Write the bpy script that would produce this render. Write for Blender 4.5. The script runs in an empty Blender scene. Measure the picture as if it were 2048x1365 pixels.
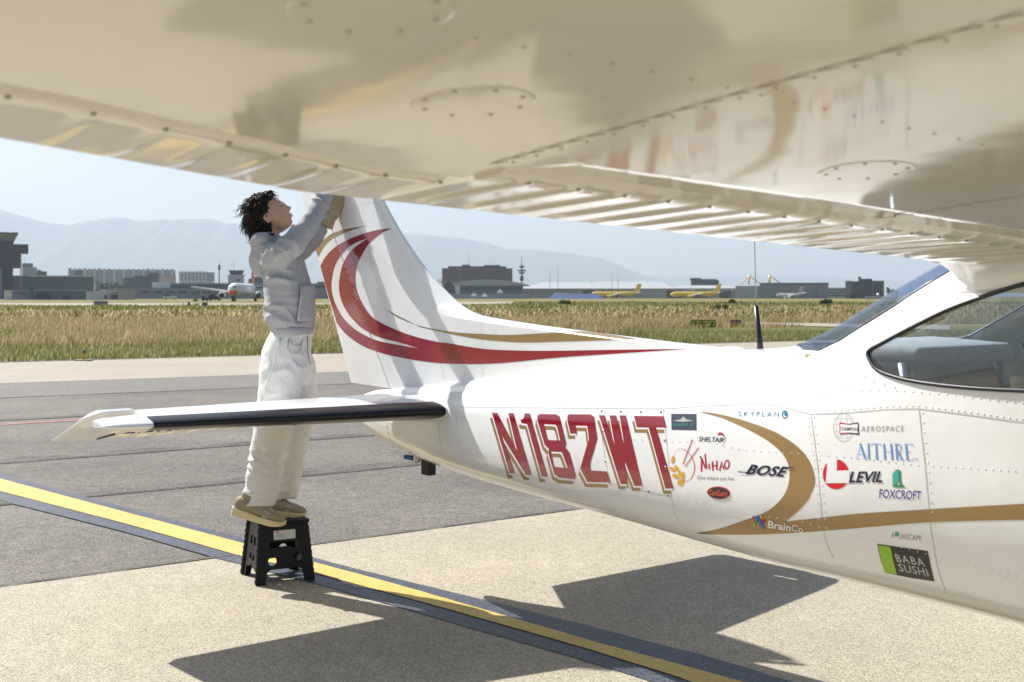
import bpy, bmesh, math, random
import numpy as np
from mathutils import Vector, Matrix, Euler, noise as mnoise

random.seed(7)
rng = np.random.default_rng(7)
S = bpy.context.scene
COL = S.collection

# ------------------------------------------------------------------ camera, light, exposure
F_PX, CAM_H, HOR, CXP = 2400.0, 1.57, 593.0, 1024.0      # lens (px of a 2048 px wide frame), eye height, horizon row
cam_d = bpy.data.cameras.new('camera')
cam = bpy.data.objects.new('camera', cam_d)
COL.objects.link(cam)
cam.location = (0, 0, CAM_H)
cam.rotation_euler = (math.radians(90), 0, 0)
cam_d.sensor_width = 36.0
cam_d.lens = F_PX / 2048.0 * 36.0
cam_d.shift_y = -(682.5 - HOR) / 2048.0
cam_d.clip_start, cam_d.clip_end = 0.05, 60000
cam_d.dof.use_dof = True
cam_d.dof.focus_distance = 6.1
cam_d.dof.aperture_fstop = 6.3
S.camera = cam

HAZE_DENSITY = 1.15e-4
SUN_D = Vector((0.565, -0.483, -0.669)).normalized()      # direction the sunlight travels
W = bpy.data.worlds.new('World')
S.world = W
W.use_nodes = True
wn, wl = W.node_tree.nodes, W.node_tree.links
bg = wn['Background']
sky = wn.new('ShaderNodeTexSky')
sky.sky_type = 'NISHITA'
sky.sun_disc = False
sky.sun_elevation = math.asin(-SUN_D.z)
sky.sun_rotation = math.atan2(-SUN_D.x, -SUN_D.y)
sky.air_density, sky.dust_density, sky.ozone_density = 1.0, 2.8, 1.0
sky.altitude = 400
wl.new(sky.outputs['Color'], bg.inputs['Color'])
bg.inputs['Strength'].default_value = 0.064
sun_d = bpy.data.lights.new('sun', 'SUN')
sun_d.energy = 5.0
sun_d.angle = math.radians(0.53)
sun_d.color = (1.0, 0.972, 0.92)
sun = bpy.data.objects.new('sun', sun_d)
COL.objects.link(sun)
sun.rotation_euler = SUN_D.to_track_quat('-Z', 'Y').to_euler()
sun.location = (0, 0, 40)
S.view_settings.view_transform = 'Standard'
S.view_settings.look = 'None'
S.view_settings.gamma = 1.0
S.view_settings.use_curve_mapping = False
S.view_settings.exposure = 0.97
cy = S.cycles
cy.use_denoising = True
cy.max_bounces = 8
cy.volume_bounces = 0
cy.transparent_max_bounces = 12
cy.sample_clamp_indirect = 6.0
cy.caustics_reflective = False
cy.caustics_refractive = False

# ------------------------------------------------------------------ survey helpers
def gnd(px, py, z=0.0):
    """photo pixel -> point on the horizontal plane z"""
    t = (z - CAM_H) / (-(py - HOR) / F_PX)
    return Vector(((px - CXP) / F_PX * t, t, z))

def at(px, py, D):
    return Vector(((px - CXP) / F_PX * D, D, CAM_H - (py - HOR) / F_PX * D))

TH = math.radians(52)
FW = np.array([math.cos(TH), -math.sin(TH)])
LF = np.array([math.sin(TH), math.cos(TH)])
OR = np.array([-0.193, 6.03])

def plane_y(px, py, y):
    """sight line meets the aeroplane's own vertical plane y -> its x, z"""
    rx, rz = (px - CXP) / F_PX, -(py - HOR) / F_PX
    t = (y + OR @ LF) / (rx * LF[0] + LF[1])
    return (t * rx - OR[0]) * FW[0] + (t - OR[1]) * FW[1], CAM_H + t * rz

# ------------------------------------------------------------------ object helpers
def tag(o, label=None, cat=None, group=None, kind=None):
    if label: o['label'] = label
    if cat: o['category'] = cat
    if group: o['group'] = group
    if kind: o['kind'] = kind
    return o

def empty(name, loc=(0, 0, 0), rz=0.0, label=None, cat=None, group=None):
    o = bpy.data.objects.new(name, None)
    COL.objects.link(o)
    o.location = loc
    o.rotation_euler = (0, 0, rz)
    o.empty_display_size = 0.2
    return tag(o, label, cat, group)

def link(name, me, m=None, parent=None, smooth=False):
    o = bpy.data.objects.new(name, me)
    COL.objects.link(o)
    if m is not None:
        me.materials.clear()
        me.materials.append(m)
    if parent is not None: o.parent = parent
    if smooth:
        me.polygons.foreach_set('use_smooth', [True] * len(me.polygons))
    return o

def mesh_obj(name, V, Fc, m=None, parent=None, smooth=False, auto=None):
    me = bpy.data.meshes.new(name)
    me.from_pydata([tuple(map(float, v)) for v in V], [], [tuple(map(int, f)) for f in Fc])
    me.validate()
    me.update()
    o = link(name, me, m, parent, smooth)
    return o

def bm_obj(name, bm, m=None, parent=None, smooth=False):
    me = bpy.data.meshes.new(name)
    bm.to_mesh(me)
    bm.free()
    return link(name, me, m, parent, smooth)

def bake(o, smooth=True):
    """apply the modifiers of o"""
    dg = bpy.context.evaluated_depsgraph_get()
    me = bpy.data.meshes.new_from_object(o.evaluated_get(dg))
    old = o.data
    o.modifiers.clear()
    mats = [x for x in old.materials]
    o.data = me
    if not me.materials:
        for x in mats: me.materials.append(x)
    me.polygons.foreach_set('use_smooth', [smooth] * len(me.polygons))
    return o

def split_smooth(o, deg=35):
    me = o.data
    bm = bmesh.new()
    bm.from_mesh(me)
    lim = math.radians(deg)
    for f in bm.faces: f.smooth = True
    for e in bm.edges:
        if len(e.link_faces) == 2 and e.calc_face_angle(0) > lim: e.smooth = False
    bm.to_mesh(me)
    bm.free()
    return o

def add_box(bm, c, s, rot=None, bev=0.0):
    r = bmesh.ops.create_cube(bm, size=1.0)
    vs = r['verts']
    M = Matrix.Translation(Vector(c)) @ (rot.to_4x4() if rot is not None else Matrix.Identity(4)) @ Matrix.Diagonal((s[0], s[1], s[2], 1))
    bmesh.ops.transform(bm, matrix=M, verts=vs)
    if bev > 0:
        es = list({e for v in vs for e in v.link_edges})
        bmesh.ops.bevel(bm, geom=es, offset=bev, segments=2, affect='EDGES', profile=0.5)

def box_obj(name, c, s, m, parent=None, rot=None, bev=0.0):
    bm = bmesh.new()
    add_box(bm, c, s, rot, bev)
    return bm_obj(name, bm, m, parent)

def tube_data(P, R, n=10, cap=True, flat=None):
    """rings round the polyline P with radii R (scalar or (a,b))"""
    P = [Vector(p) for p in P]
    V, Fc = [], []
    up = Vector((0, 0, 1))
    prev = None
    for i, p in enumerate(P):
        t = (P[min(i + 1, len(P) - 1)] - P[max(i - 1, 0)]).normalized()
        if prev is None:
            a = up if abs(t.dot(up)) < 0.92 else Vector((0, 1, 0))
            u = (a - t * a.dot(t)).normalized()
        else:
            u = (prev - t * prev.dot(t)).normalized()
        prev = u
        w = t.cross(u)
        r = R[i] if hasattr(R, '__len__') else R
        ra, rb = (r if hasattr(r, '__len__') else (r, r))
        for k in range(n):
            a = 2 * math.pi * k / n
            V.append(p + u * (math.cos(a) * ra) + w * (math.sin(a) * rb))
    for i in range(len(P) - 1):
        for k in range(n):
            Fc.append((i * n + k, i * n + (k + 1) % n, (i + 1) * n + (k + 1) % n, (i + 1) * n + k))
    if cap:
        Fc.append(tuple(range(n - 1, -1, -1)))
        Fc.append(tuple(range((len(P) - 1) * n, len(P) * n)))
    return V, Fc

def tube_obj(name, P, R, m, parent=None, n=10, smooth=True):
    V, Fc = tube_data(P, R, n)
    return mesh_obj(name, V, Fc, m, parent, smooth)

class Joined:
    def __init__(s): s.V, s.F = [], []
    def add(s, V, Fc):
        b = len(s.V)
        s.V += list(V)
        s.F += [tuple(i + b for i in f) for f in Fc]
    def box(s, c, d, rz=0.0):
        ca, sa = math.cos(rz), math.sin(rz)
        V = []
        for dx in (-.5, .5):
            for dy in (-.5, .5):
                for dz in (-.5, .5):
                    x, y = dx * d[0], dy * d[1]
                    V.append((c[0] + x * ca - y * sa, c[1] + x * sa + y * ca, c[2] + dz * d[2]))
        s.add(V, [(0, 1, 3, 2), (4, 6, 7, 5), (0, 4, 5, 1), (2, 3, 7, 6), (0, 2, 6, 4), (1, 5, 7, 3)])
    def obj(s, name, m, parent=None, smooth=False): return mesh_obj(name, s.V, s.F, m, parent, smooth)

def prism(pts, z0, z1, name, m, parent=None):
    n = len(pts)
    V = [(p[0], p[1], z0) for p in pts] + [(p[0], p[1], z1) for p in pts]
    Fc = [tuple(range(n - 1, -1, -1)), tuple(range(n, 2 * n))] + [(i, (i + 1) % n, n + (i + 1) % n, n + i) for i in range(n)]
    return mesh_obj(name, V, Fc, m, parent)

def interp(xs, ys):
    """smooth monotone interpolation (pchip)"""
    xs, ys = np.array(xs, float), np.array(ys, float)
    h = np.diff(xs)
    d = np.diff(ys) / h
    mm = np.zeros_like(ys)
    mm[0], mm[-1] = d[0], d[-1]
    for i in range(1, len(xs) - 1):
        if d[i - 1] * d[i] > 0:
            w1, w2 = 2 * h[i] + h[i - 1], h[i] + 2 * h[i - 1]
            mm[i] = (w1 + w2) / (w1 / d[i - 1] + w2 / d[i])
    def f(x):
        x = min(max(x, xs[0]), xs[-1])
        i = min(int(np.searchsorted(xs, x, 'right')) - 1, len(xs) - 2)
        t = (x - xs[i]) / h[i]
        return float((2 * t**3 - 3 * t**2 + 1) * ys[i] + (t**3 - 2 * t**2 + t) * h[i] * mm[i] + (-2 * t**3 + 3 * t**2) * ys[i + 1] + (t**3 - t**2) * h[i] * mm[i + 1])
    return f

# ------------------------------------------------------------------ materials
def mat(name, col, rough=0.5, metal=0.0, spec=0.5, var=0.0, vscale=6.0, bump=0.0, bscale=40.0, bdist=0.01, coat=0.0, emit=None, alpha=None):
    m = bpy.data.materials.new(name)
    m.use_nodes = True
    nt = m.node_tree
    b = nt.nodes['Principled BSDF']
    b.inputs['Base Color'].default_value = (*col, 1)
    b.inputs['Roughness'].default_value = rough
    b.inputs['Metallic'].default_value = metal
    b.inputs['Specular IOR Level'].default_value = spec
    if coat:
        b.inputs['Coat Weight'].default_value = coat
        b.inputs['Coat Roughness'].default_value = 0.05
    if var or bump:
        tc = nt.nodes.new('ShaderNodeTexCoord')
    if var:
        n = nt.nodes.new('ShaderNodeTexNoise')
        n.inputs['Scale'].default_value = vscale
        n.inputs['Detail'].default_value = 6
        nt.links.new(tc.outputs['Object'], n.inputs['Vector'])
        r = nt.nodes.new('ShaderNodeMapRange')
        r.inputs['From Min'].default_value, r.inputs['From Max'].default_value = 0.3, 0.7
        r.inputs['To Min'].default_value, r.inputs['To Max'].default_value = 1 - var, 1 + var
        nt.links.new(n.outputs['Fac'], r.inputs['Value'])
        mx = nt.nodes.new('ShaderNodeVectorMath')
        mx.operation = 'SCALE'
        mx.inputs[0].default_value = col
        nt.links.new(r.outputs['Result'], mx.inputs['Scale'])
        nt.links.new(mx.outputs['Vector'], b.inputs['Base Color'])
    if bump:
        n2 = nt.nodes.new('ShaderNodeTexNoise')
        n2.inputs['Scale'].default_value = bscale
        n2.inputs['Detail'].default_value = 3
        nt.links.new(tc.outputs['Object'], n2.inputs['Vector'])
        bp = nt.nodes.new('ShaderNodeBump')
        bp.inputs['Strength'].default_value = bump
        bp.inputs['Distance'].default_value = bdist
        nt.links.new(n2.outputs['Fac'], bp.inputs['Height'])
        nt.links.new(bp.outputs['Normal'], b.inputs['Normal'])
    return m

M = {}
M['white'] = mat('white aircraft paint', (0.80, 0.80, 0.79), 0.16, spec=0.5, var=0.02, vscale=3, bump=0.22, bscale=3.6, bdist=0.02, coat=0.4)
M['wingpaint'] = mat('bounce tinted white wing paint', (0.71, 0.68, 0.60), 0.075, spec=0.5, var=0.03, vscale=2.5, bump=0.30, bscale=1.5, bdist=0.02, coat=0.25)  # white paint; warm bounce off the concrete is tinted into the base colour
M['red'] = mat('deep red stripe paint', (0.26, 0.003, 0.018), 0.12, spec=0.5, coat=0.6, bump=0.08, bscale=5, bdist=0.02)
M['gold'] = mat('gold stripe paint', (0.32, 0.205, 0.075), 0.25, metal=0.25, coat=0.3)
M['dwhite'] = mat('white vinyl', (0.80, 0.80, 0.79), 0.25)
M['boot'] = mat('black rubber boot', (0.007, 0.007, 0.010), 0.30, spec=0.4)
M['seam'] = mat('panel seam grey', (0.48, 0.48, 0.48), 0.5)  # plain even grey for the thin strips along the panel joints
M['rivet'] = mat('painted rivet', (0.72, 0.72, 0.71), 0.25)
M['screw'] = mat('steel screw', (0.30, 0.29, 0.28), 0.35, metal=0.8)
M['navy'] = mat('navy vinyl', (0.012, 0.014, 0.05), 0.3)
M['slate'] = mat('slate vinyl', (0.055, 0.065, 0.095), 0.3)
M['teal'] = mat('teal vinyl', (0.02, 0.20, 0.30), 0.3)
M['mint'] = mat('mint vinyl', (0.06, 0.38, 0.33), 0.3)
M['lred'] = mat('bright red vinyl', (0.60, 0.006, 0.012), 0.3)
M['crimson'] = mat('crimson vinyl', (0.42, 0.005, 0.035), 0.3)
M['wheat'] = mat('wheat yellow vinyl', (0.66, 0.36, 0.02), 0.3)
M['greyv'] = mat('grey vinyl', (0.27, 0.27, 0.28), 0.3)
M['lgrey'] = mat('pale grey vinyl', (0.42, 0.46, 0.45), 0.3)
M['maroon'] = mat('maroon black vinyl', (0.05, 0.022, 0.022), 0.3)
M['coral'] = mat('coral vinyl', (0.75, 0.12, 0.07), 0.3)
M['lblue'] = mat('pale blue vinyl', (0.13, 0.30, 0.62), 0.3)
M['purple'] = mat('indigo vinyl', (0.06, 0.04, 0.30), 0.3)
M['green'] = mat('green vinyl', (0.03, 0.24, 0.10), 0.3)
M['lime'] = mat('lime vinyl', (0.30, 0.56, 0.012), 0.3)
M['black'] = mat('black vinyl', (0.014, 0.012, 0.012), 0.3)
M['blue'] = mat('blue vinyl', (0.02, 0.13, 0.60), 0.3)
M['gasket'] = mat('black window seal', (0.015, 0.015, 0.02), 0.35)
M['rubber'] = mat('black rubber', (0.012, 0.012, 0.013), 0.6)
M['plastic'] = mat('black plastic', (0.006, 0.006, 0.007), 0.42, spec=0.35, bump=0.1, bscale=300, bdist=0.001)
M['grey_fabric'] = mat('grey seat fabric', (0.50, 0.50, 0.48), 0.85, var=0.1, vscale=30)
M['khaki'] = mat('khaki cabin lining', (0.60, 0.55, 0.36), 0.8, var=0.06, vscale=8)
M['charcoal'] = mat('charcoal cabin carpet', (0.14, 0.13, 0.11), 0.9)
M['steel'] = mat('steel', (0.45, 0.45, 0.46), 0.3, metal=0.9)

def glass_mat(name, tint, refl=1.0, gain=0.85):
    m = bpy.data.materials.new(name)
    m.use_nodes = True
    nt = m.node_tree
    nt.nodes.clear()
    out = nt.nodes.new('ShaderNodeOutputMaterial')
    tr = nt.nodes.new('ShaderNodeBsdfTransparent')
    tr.inputs['Color'].default_value = (*tint, 1)
    gl = nt.nodes.new('ShaderNodeBsdfGlossy')
    gl.inputs['Roughness'].default_value = 0.02
    gl.inputs['Color'].default_value = (refl, refl, refl, 1)
    lw = nt.nodes.new('ShaderNodeLayerWeight')          # thin pane: Schlick-like reflection, same from both sides
    lw.inputs['Blend'].default_value = 0.5
    pw = nt.nodes.new('ShaderNodeMath'); pw.operation = 'POWER'; pw.inputs[1].default_value = 4.0
    nt.links.new(lw.outputs['Facing'], pw.inputs[0])
    fr = nt.nodes.new('ShaderNodeMath'); fr.operation = 'MULTIPLY_ADD'; fr.inputs[1].default_value = gain; fr.inputs[2].default_value = 0.05
    nt.links.new(pw.outputs[0], fr.inputs[0])
    mx = nt.nodes.new('ShaderNodeMixShader')
    nt.links.new(fr.outputs[0], mx.inputs[0])
    nt.links.new(tr.outputs[0], mx.inputs[1])
    nt.links.new(gl.outputs[0], mx.inputs[2])
    nt.links.new(mx.outputs[0], out.inputs['Surface'])
    return m
M['glass'] = glass_mat('tinted cabin glass', (0.90, 0.92, 0.90), gain=0.40)
M['rear_glass'] = glass_mat('blue tinted rear glass', (0.78, 0.84, 0.92), gain=0.30)

def ramp(nt, fac, stops):
    r = nt.nodes.new('ShaderNodeValToRGB')
    e = r.color_ramp.elements
    while len(e) < len(stops): e.new(0.5)
    for k, (p, c) in enumerate(stops):
        e[k].position = p
        e[k].color = (*c, 1)
    nt.links.new(fac, r.inputs['Fac'])
    return r.outputs['Color']

def pavement_mat(name, dark, mid, light, grain=260.0, patch=0.5, patchv=0.14, bump=0.5, rough=0.85, crack=0.0):
    m = bpy.data.materials.new(name)
    m.use_nodes = True
    nt = m.node_tree
    L = nt.links.new
    b = nt.nodes['Principled BSDF']
    b.inputs['Roughness'].default_value = rough
    b.inputs['Specular IOR Level'].default_value = 0.25
    tc = nt.nodes.new('ShaderNodeTexCoord')
    v = nt.nodes.new('ShaderNodeTexVoronoi')
    v.inputs['Scale'].default_value = grain
    L(tc.outputs['Object'], v.inputs['Vector'])
    sep = nt.nodes.new('ShaderNodeSeparateColor')
    L(v.outputs['Color'], sep.inputs['Color'])
    base = ramp(nt, sep.outputs['Red'], [(0.0, dark), (0.22, tuple(0.5 * (a + c) for a, c in zip(dark, mid))), (0.5, mid), (0.86, mid), (1.0, light)])
    n = nt.nodes.new('ShaderNodeTexNoise')
    n.inputs['Scale'].default_value = patch
    n.inputs['Detail'].default_value = 8
    n.inputs['Roughness'].default_value = 0.62
    L(tc.outputs['Object'], n.inputs['Vector'])
    mr = nt.nodes.new('ShaderNodeMapRange')
    mr.inputs['From Min'].default_value, mr.inputs['From Max'].default_value = 0.28, 0.72
    mr.inputs['To Min'].default_value, mr.inputs['To Max'].default_value = 1 - patchv, 1 + patchv
    L(n.outputs['Fac'], mr.inputs['Value'])
    n3 = nt.nodes.new('ShaderNodeTexNoise')
    n3.inputs['Scale'].default_value = 9
    n3.inputs['Detail'].default_value = 7
    L(tc.outputs['Object'], n3.inputs['Vector'])
    mr3 = nt.nodes.new('ShaderNodeMapRange')
    mr3.inputs['From Min'].default_value, mr3.inputs['From Max'].default_value = 0.3, 0.7
    mr3.inputs['To Min'].default_value, mr3.inputs['To Max'].default_value = 1 - patchv * .5, 1 + patchv * .5
    L(n3.outputs['Fac'], mr3.inputs['Value'])
    mu = nt.nodes.new('ShaderNodeMath')
    mu.operation = 'MULTIPLY'
    L(mr.outputs[0], mu.inputs[0]); L(mr3.outputs[0], mu.inputs[1])
    sc = nt.nodes.new('ShaderNodeVectorMath')
    sc.operation = 'SCALE'
    L(base, sc.inputs[0]); L(mu.outputs[0], sc.inputs['Scale'])
    L(sc.outputs['Vector'], b.inputs['Base Color'])
    bp = nt.nodes.new('ShaderNodeBump')
    bp.inputs['Strength'].default_value = bump
    bp.inputs['Distance'].default_value = 0.004
    L(v.outputs['Distance'], bp.inputs['Height'])
    L(bp.outputs['Normal'], b.inputs['Normal'])
    return m

M['concrete'] = pavement_mat('exposed aggregate concrete', (0.17, 0.135, 0.095), (0.405, 0.362, 0.28), (0.58, 0.53, 0.43), 190, 0.55, 0.12)
M['asphalt'] = pavement_mat('worn grey asphalt', (0.05, 0.046, 0.041), (0.155, 0.139, 0.121), (0.34, 0.305, 0.265), 140, 0.42, 0.32)
M['asphalt2'] = pavement_mat('smoother grey asphalt', (0.10, 0.095, 0.088), (0.165, 0.152, 0.138), (0.24, 0.22, 0.20), 60, 0.35, 0.12)
M['pale'] = pavement_mat('pale concrete taxiway', (0.27, 0.235, 0.185), (0.335, 0.295, 0.24), (0.40, 0.355, 0.29), 40, 0.3, 0.08)
M['joint'] = pavement_mat('rough dark joint', (0.03, 0.028, 0.026), (0.105, 0.095, 0.084), (0.27, 0.24, 0.21), 150, 3.0, 0.5)
M['yellow'] = pavement_mat('yellow line paint', (0.44, 0.29, 0.07), (0.58, 0.42, 0.11), (0.64, 0.49, 0.17), 150, 1.6, 0.10, bump=0.2, rough=0.6)
M['bluepaint'] = pavement_mat('dark line border paint', (0.03, 0.034, 0.05), (0.062, 0.068, 0.09), (0.16, 0.16, 0.18), 120, 2.5, 0.22, bump=0.3, rough=0.5)
M['redline'] = pavement_mat('faded red line paint', (0.40, 0.12, 0.11), (0.55, 0.2, 0.19), (0.6, 0.3, 0.28), 60, 1.0, 0.1)

def grass_ground(name):
    m = bpy.data.materials.new(name)
    m.use_nodes = True
    nt = m.node_tree
    L = nt.links.new
    b = nt.nodes['Principled BSDF']
    b.inputs['Roughness'].default_value = 0.95
    b.inputs['Specular IOR Level'].default_value = 0.1
    tc = nt.nodes.new('ShaderNodeTexCoord')
    mp = nt.nodes.new('ShaderNodeMapping')
    mp.inputs['Rotation'].default_value = (0, 0, math.radians(-33))
    mp.inputs['Scale'].default_value = (0.02, 0.08, 1)
    L(tc.outputs['Object'], mp.inputs['Vector'])
    n = nt.nodes.new('ShaderNodeTexNoise')
    n.inputs['Scale'].default_value = 1.0
    n.inputs['Detail'].default_value = 9
    n.inputs['Roughness'].default_value = 0.65
    L(mp.outputs[0], n.inputs['Vector'])
    c = ramp(nt, n.outputs['Fac'], [(0.30, (0.06, 0.085, 0.018)), (0.46, (0.15, 0.135, 0.04)), (0.6, (0.25, 0.195, 0.08)), (0.75, (0.31, 0.24, 0.11))])
    L(c, b.inputs['Base Color'])
    return m
M['grassland'] = grass_ground('dry grassland')

def blade_mat(name):
    m = bpy.data.materials.new(name)
    m.use_nodes = True
    nt = m.node_tree
    L = nt.links.new
    nt.nodes.clear()
    out = nt.nodes.new('ShaderNodeOutputMaterial')
    at_ = nt.nodes.new('ShaderNodeAttribute')
    at_.attribute_name = 'tint'
    d = nt.nodes.new('ShaderNodeBsdfDiffuse')
    t = nt.nodes.new('ShaderNodeBsdfTranslucent')
    mx = nt.nodes.new('ShaderNodeMixShader')
    mx.inputs[0].default_value = 0.45
    L(at_.outputs['Color'], d.inputs['Color']); L(at_.outputs['Color'], t.inputs['Color'])
    L(d.outputs[0], mx.inputs[1]); L(t.outputs[0], mx.inputs[2]); L(mx.outputs[0], out.inputs['Surface'])
    return m
M['blade'] = blade_mat('grass blades and leaves')

# ------------------------------------------------------------------ the ground
def sheet(name, pts, z, m, kind='structure'):
    o = mesh_obj(name, [(p[0], p[1], z) for p in pts], [tuple(range(len(pts)))], m)
    me = o.data
    if me.polygons[0].normal.z < 0: me.flip_normals()
    return tag(o, kind=kind)

def line_at(p, ang, x):
    return (x, p[1] + (x - p[0]) * math.tan(math.radians(ang)))

sheet('ground', [(-14000, -3000), (14000, -3000), (14000, 14000), (-14000, 14000)], -0.02, M['grassland'])
A0 = (-1.78, 7.19)                                             # concrete meets asphalt
sheet('concrete_apron', [(-9, -14), (30, -14), (30, line_at(A0, 36.0, 30)[1]), line_at(A0, 36.0, -9)], 0.0, M['concrete'])
J4, C1, G1 = (-4.496, 20.59), (-5.274, 24.05), (-6.706, 31.9)
sheet('apron_asphalt', [line_at(A0, 36.0, -70), line_at(A0, 36.0, 70), line_at(J4, 31, 70), line_at(J4, 31, -70)], -0.004, M['asphalt'])
sheet('taxiway_asphalt', [line_at(J4, 31, -70), line_at(J4, 31, 70), line_at(C1, 30, 70), line_at(C1, 30, -70)], -0.003, M['asphalt2'])
sheet('taxiway_concrete', [line_at(C1, 30, -90), line_at(C1, 30, 90), line_at(G1, 31.5, 90), line_at(G1, 31.5, -90)], -0.004, M['pale'])

def ragged_strip(name, p, ang, x0, x1, w0, w1, z, m, seed=0, n=160):
    a = math.radians(ang)
    d, q = Vector((math.cos(a), math.sin(a))), Vector((-math.sin(a), math.cos(a)))
    V, Fc = [], []
    for i in range(n + 1):
        x = x0 + (x1 - x0) * i / n
        y = p[1] + (x - p[0]) * math.tan(a)
        c = Vector((x, y))
        r0 = w0 * (0.75 + 0.5 * mnoise.noise((x * 3.1, seed, 0)) + 0.35 * mnoise.noise((x * 11, seed, 2)))
        r1 = w1 * (0.75 + 0.6 * mnoise.noise((x * 2.3, seed, 5)) + 0.45 * mnoise.noise((x * 9, seed, 7)))
        for s in (-r0, r1):
            w = c + q * s
            V.append((w.x, w.y, z))
        if i: Fc.append((2 * i - 2, 2 * i, 2 * i + 1, 2 * i - 1))
    return tag(mesh_obj(name, V, Fc, m), kind='structure')
ragged_strip('asphalt_joint', (-2.229, 10.21), 36, -14, 12, 0.010, 0.07, 0.0020, M['joint'], 1)
ragged_strip('asphalt_joint', (-2.823, 12.687), 35, -18, 14, 0.012, 0.07, 0.0020, M['joint'], 2)
ragged_strip('asphalt_joint', (-5.436, 15.832), 35, -22, 16, 0.015, 0.10, 0.0020, M['joint'], 3)
ragged_strip('asphalt_joint', A0, 36.0, -9, 12, 0.004, 0.05, 0.0045, M['joint'], 4, 240)
ragged_strip('asphalt_joint', J4, 31, -30, 30, 0.03, 0.05, 0.0015, M['joint'], 5)
M['soil'] = pavement_mat('dark soil edge', (0.03, 0.024, 0.015), (0.085, 0.07, 0.045), (0.16, 0.14, 0.10), 60, 1.5, 0.4)
ragged_strip('grass_edge_soil', G1, 31.5, -40, 60, 0.10, 0.55, 0.003, M['soil'], 7, 400)
ragged_strip('red_line', (-4.9, 15.62), 35, -14, 16, 0.05, 0.05, 0.002, M['redline'], 0, 8)

M['joint2'] = pavement_mat('darker asphalt seam', (0.03, 0.028, 0.025), (0.118, 0.106, 0.093), (0.28, 0.25, 0.215), 140, 2.0, 0.35)
for pj, aj, sd in (((-2.229, 10.21), 36, 1), ((-2.823, 12.687), 35, 2), ((-5.436, 15.832), 35, 3)):
    ragged_strip('asphalt_joint', pj, aj, -22, 16, 0.05, 0.34, 0.0004, M['joint2'], sd + 20, 260)

def band(name, top, bot, z, m, seed, rag=0.006):
    """strip between two pixel polylines surveyed on the ground"""
    T = [gnd(*p) for p in top]; B = [gnd(*p) for p in bot]
    def res(P, n):
        P = [np.array(p[:2]) for p in P]
        L = np.r_[0, np.cumsum([np.linalg.norm(b - a) for a, b in zip(P, P[1:])])]
        return [np.array([np.interp(t, L, [p[k] for p in P]) for k in (0, 1)]) for t in np.linspace(0, L[-1], n)]
    n = 260
    V, Fc = [], []
    for i, (a, b) in enumerate(zip(res(T, n), res(B, n))):
        d = (a - b) / np.linalg.norm(a - b)
        a = a + d * rag * (mnoise.noise((i * .9, seed, 0)) + mnoise.noise((i * .21, seed, 3)))
        b = b - d * rag * (mnoise.noise((i * .8, seed, 9)) + mnoise.noise((i * .19, seed, 6)))
        V += [(a[0], a[1], z), (b[0], b[1], z)]
        if i: Fc.append((2 * i - 2, 2 * i, 2 * i + 1, 2 * i - 1))
    o = mesh_obj(name, V, Fc, m)
    if o.data.polygons[0].normal.z < 0: o.data.flip_normals()
    return tag(o, kind='structure')
YT = [(-700, 785), (0, 959), (250, 1026), (480, 1087), (800, 1173), (1205, 1291), (1500, 1370), (1640, 1412), (2600, 1720)]
YB = [(-700, 797), (0, 984), (250, 1049), (470, 1111), (620, 1146), (900, 1222), (1180, 1302), (1350, 1355), (2500, 1790)]
UT = [(-700, 778), (0, 947), (130, 984), (480, 1076), (700, 1136), (1000, 1209), (1400, 1310), (1700, 1400), (2700, 1690)]
UB = [(-700, 806), (0, 1002), (250, 1065), (430, 1117), (640, 1171), (860, 1234), (1140, 1314), (1300, 1364), (2400, 1830)]
band('line_border_paint', UT, UB, 0.0035, M['bluepaint'], 3, 0.009)
band('yellow_line', YT, YB, 0.007, M['yellow'], 8, 0.005)

# far strips of pavement in the field
sheet('runway_strip', [tuple(gnd(-500, 606.5)[:2]), tuple(gnd(560, 607.5)[:2]), tuple(gnd(1040, 604)[:2]), tuple(gnd(1040, 607)[:2]), tuple(gnd(560, 617)[:2]), tuple(gnd(200, 612)[:2]), tuple(gnd(-500, 608)[:2])], 0.03, M['pale'])
sheet('field_path', [tuple(gnd(1490, 645)[:2]), tuple(gnd(1900, 652)[:2]), tuple(gnd(1900, 661)[:2]), tuple(gnd(1500, 650)[:2])], 0.02, M['pale'])

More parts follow.
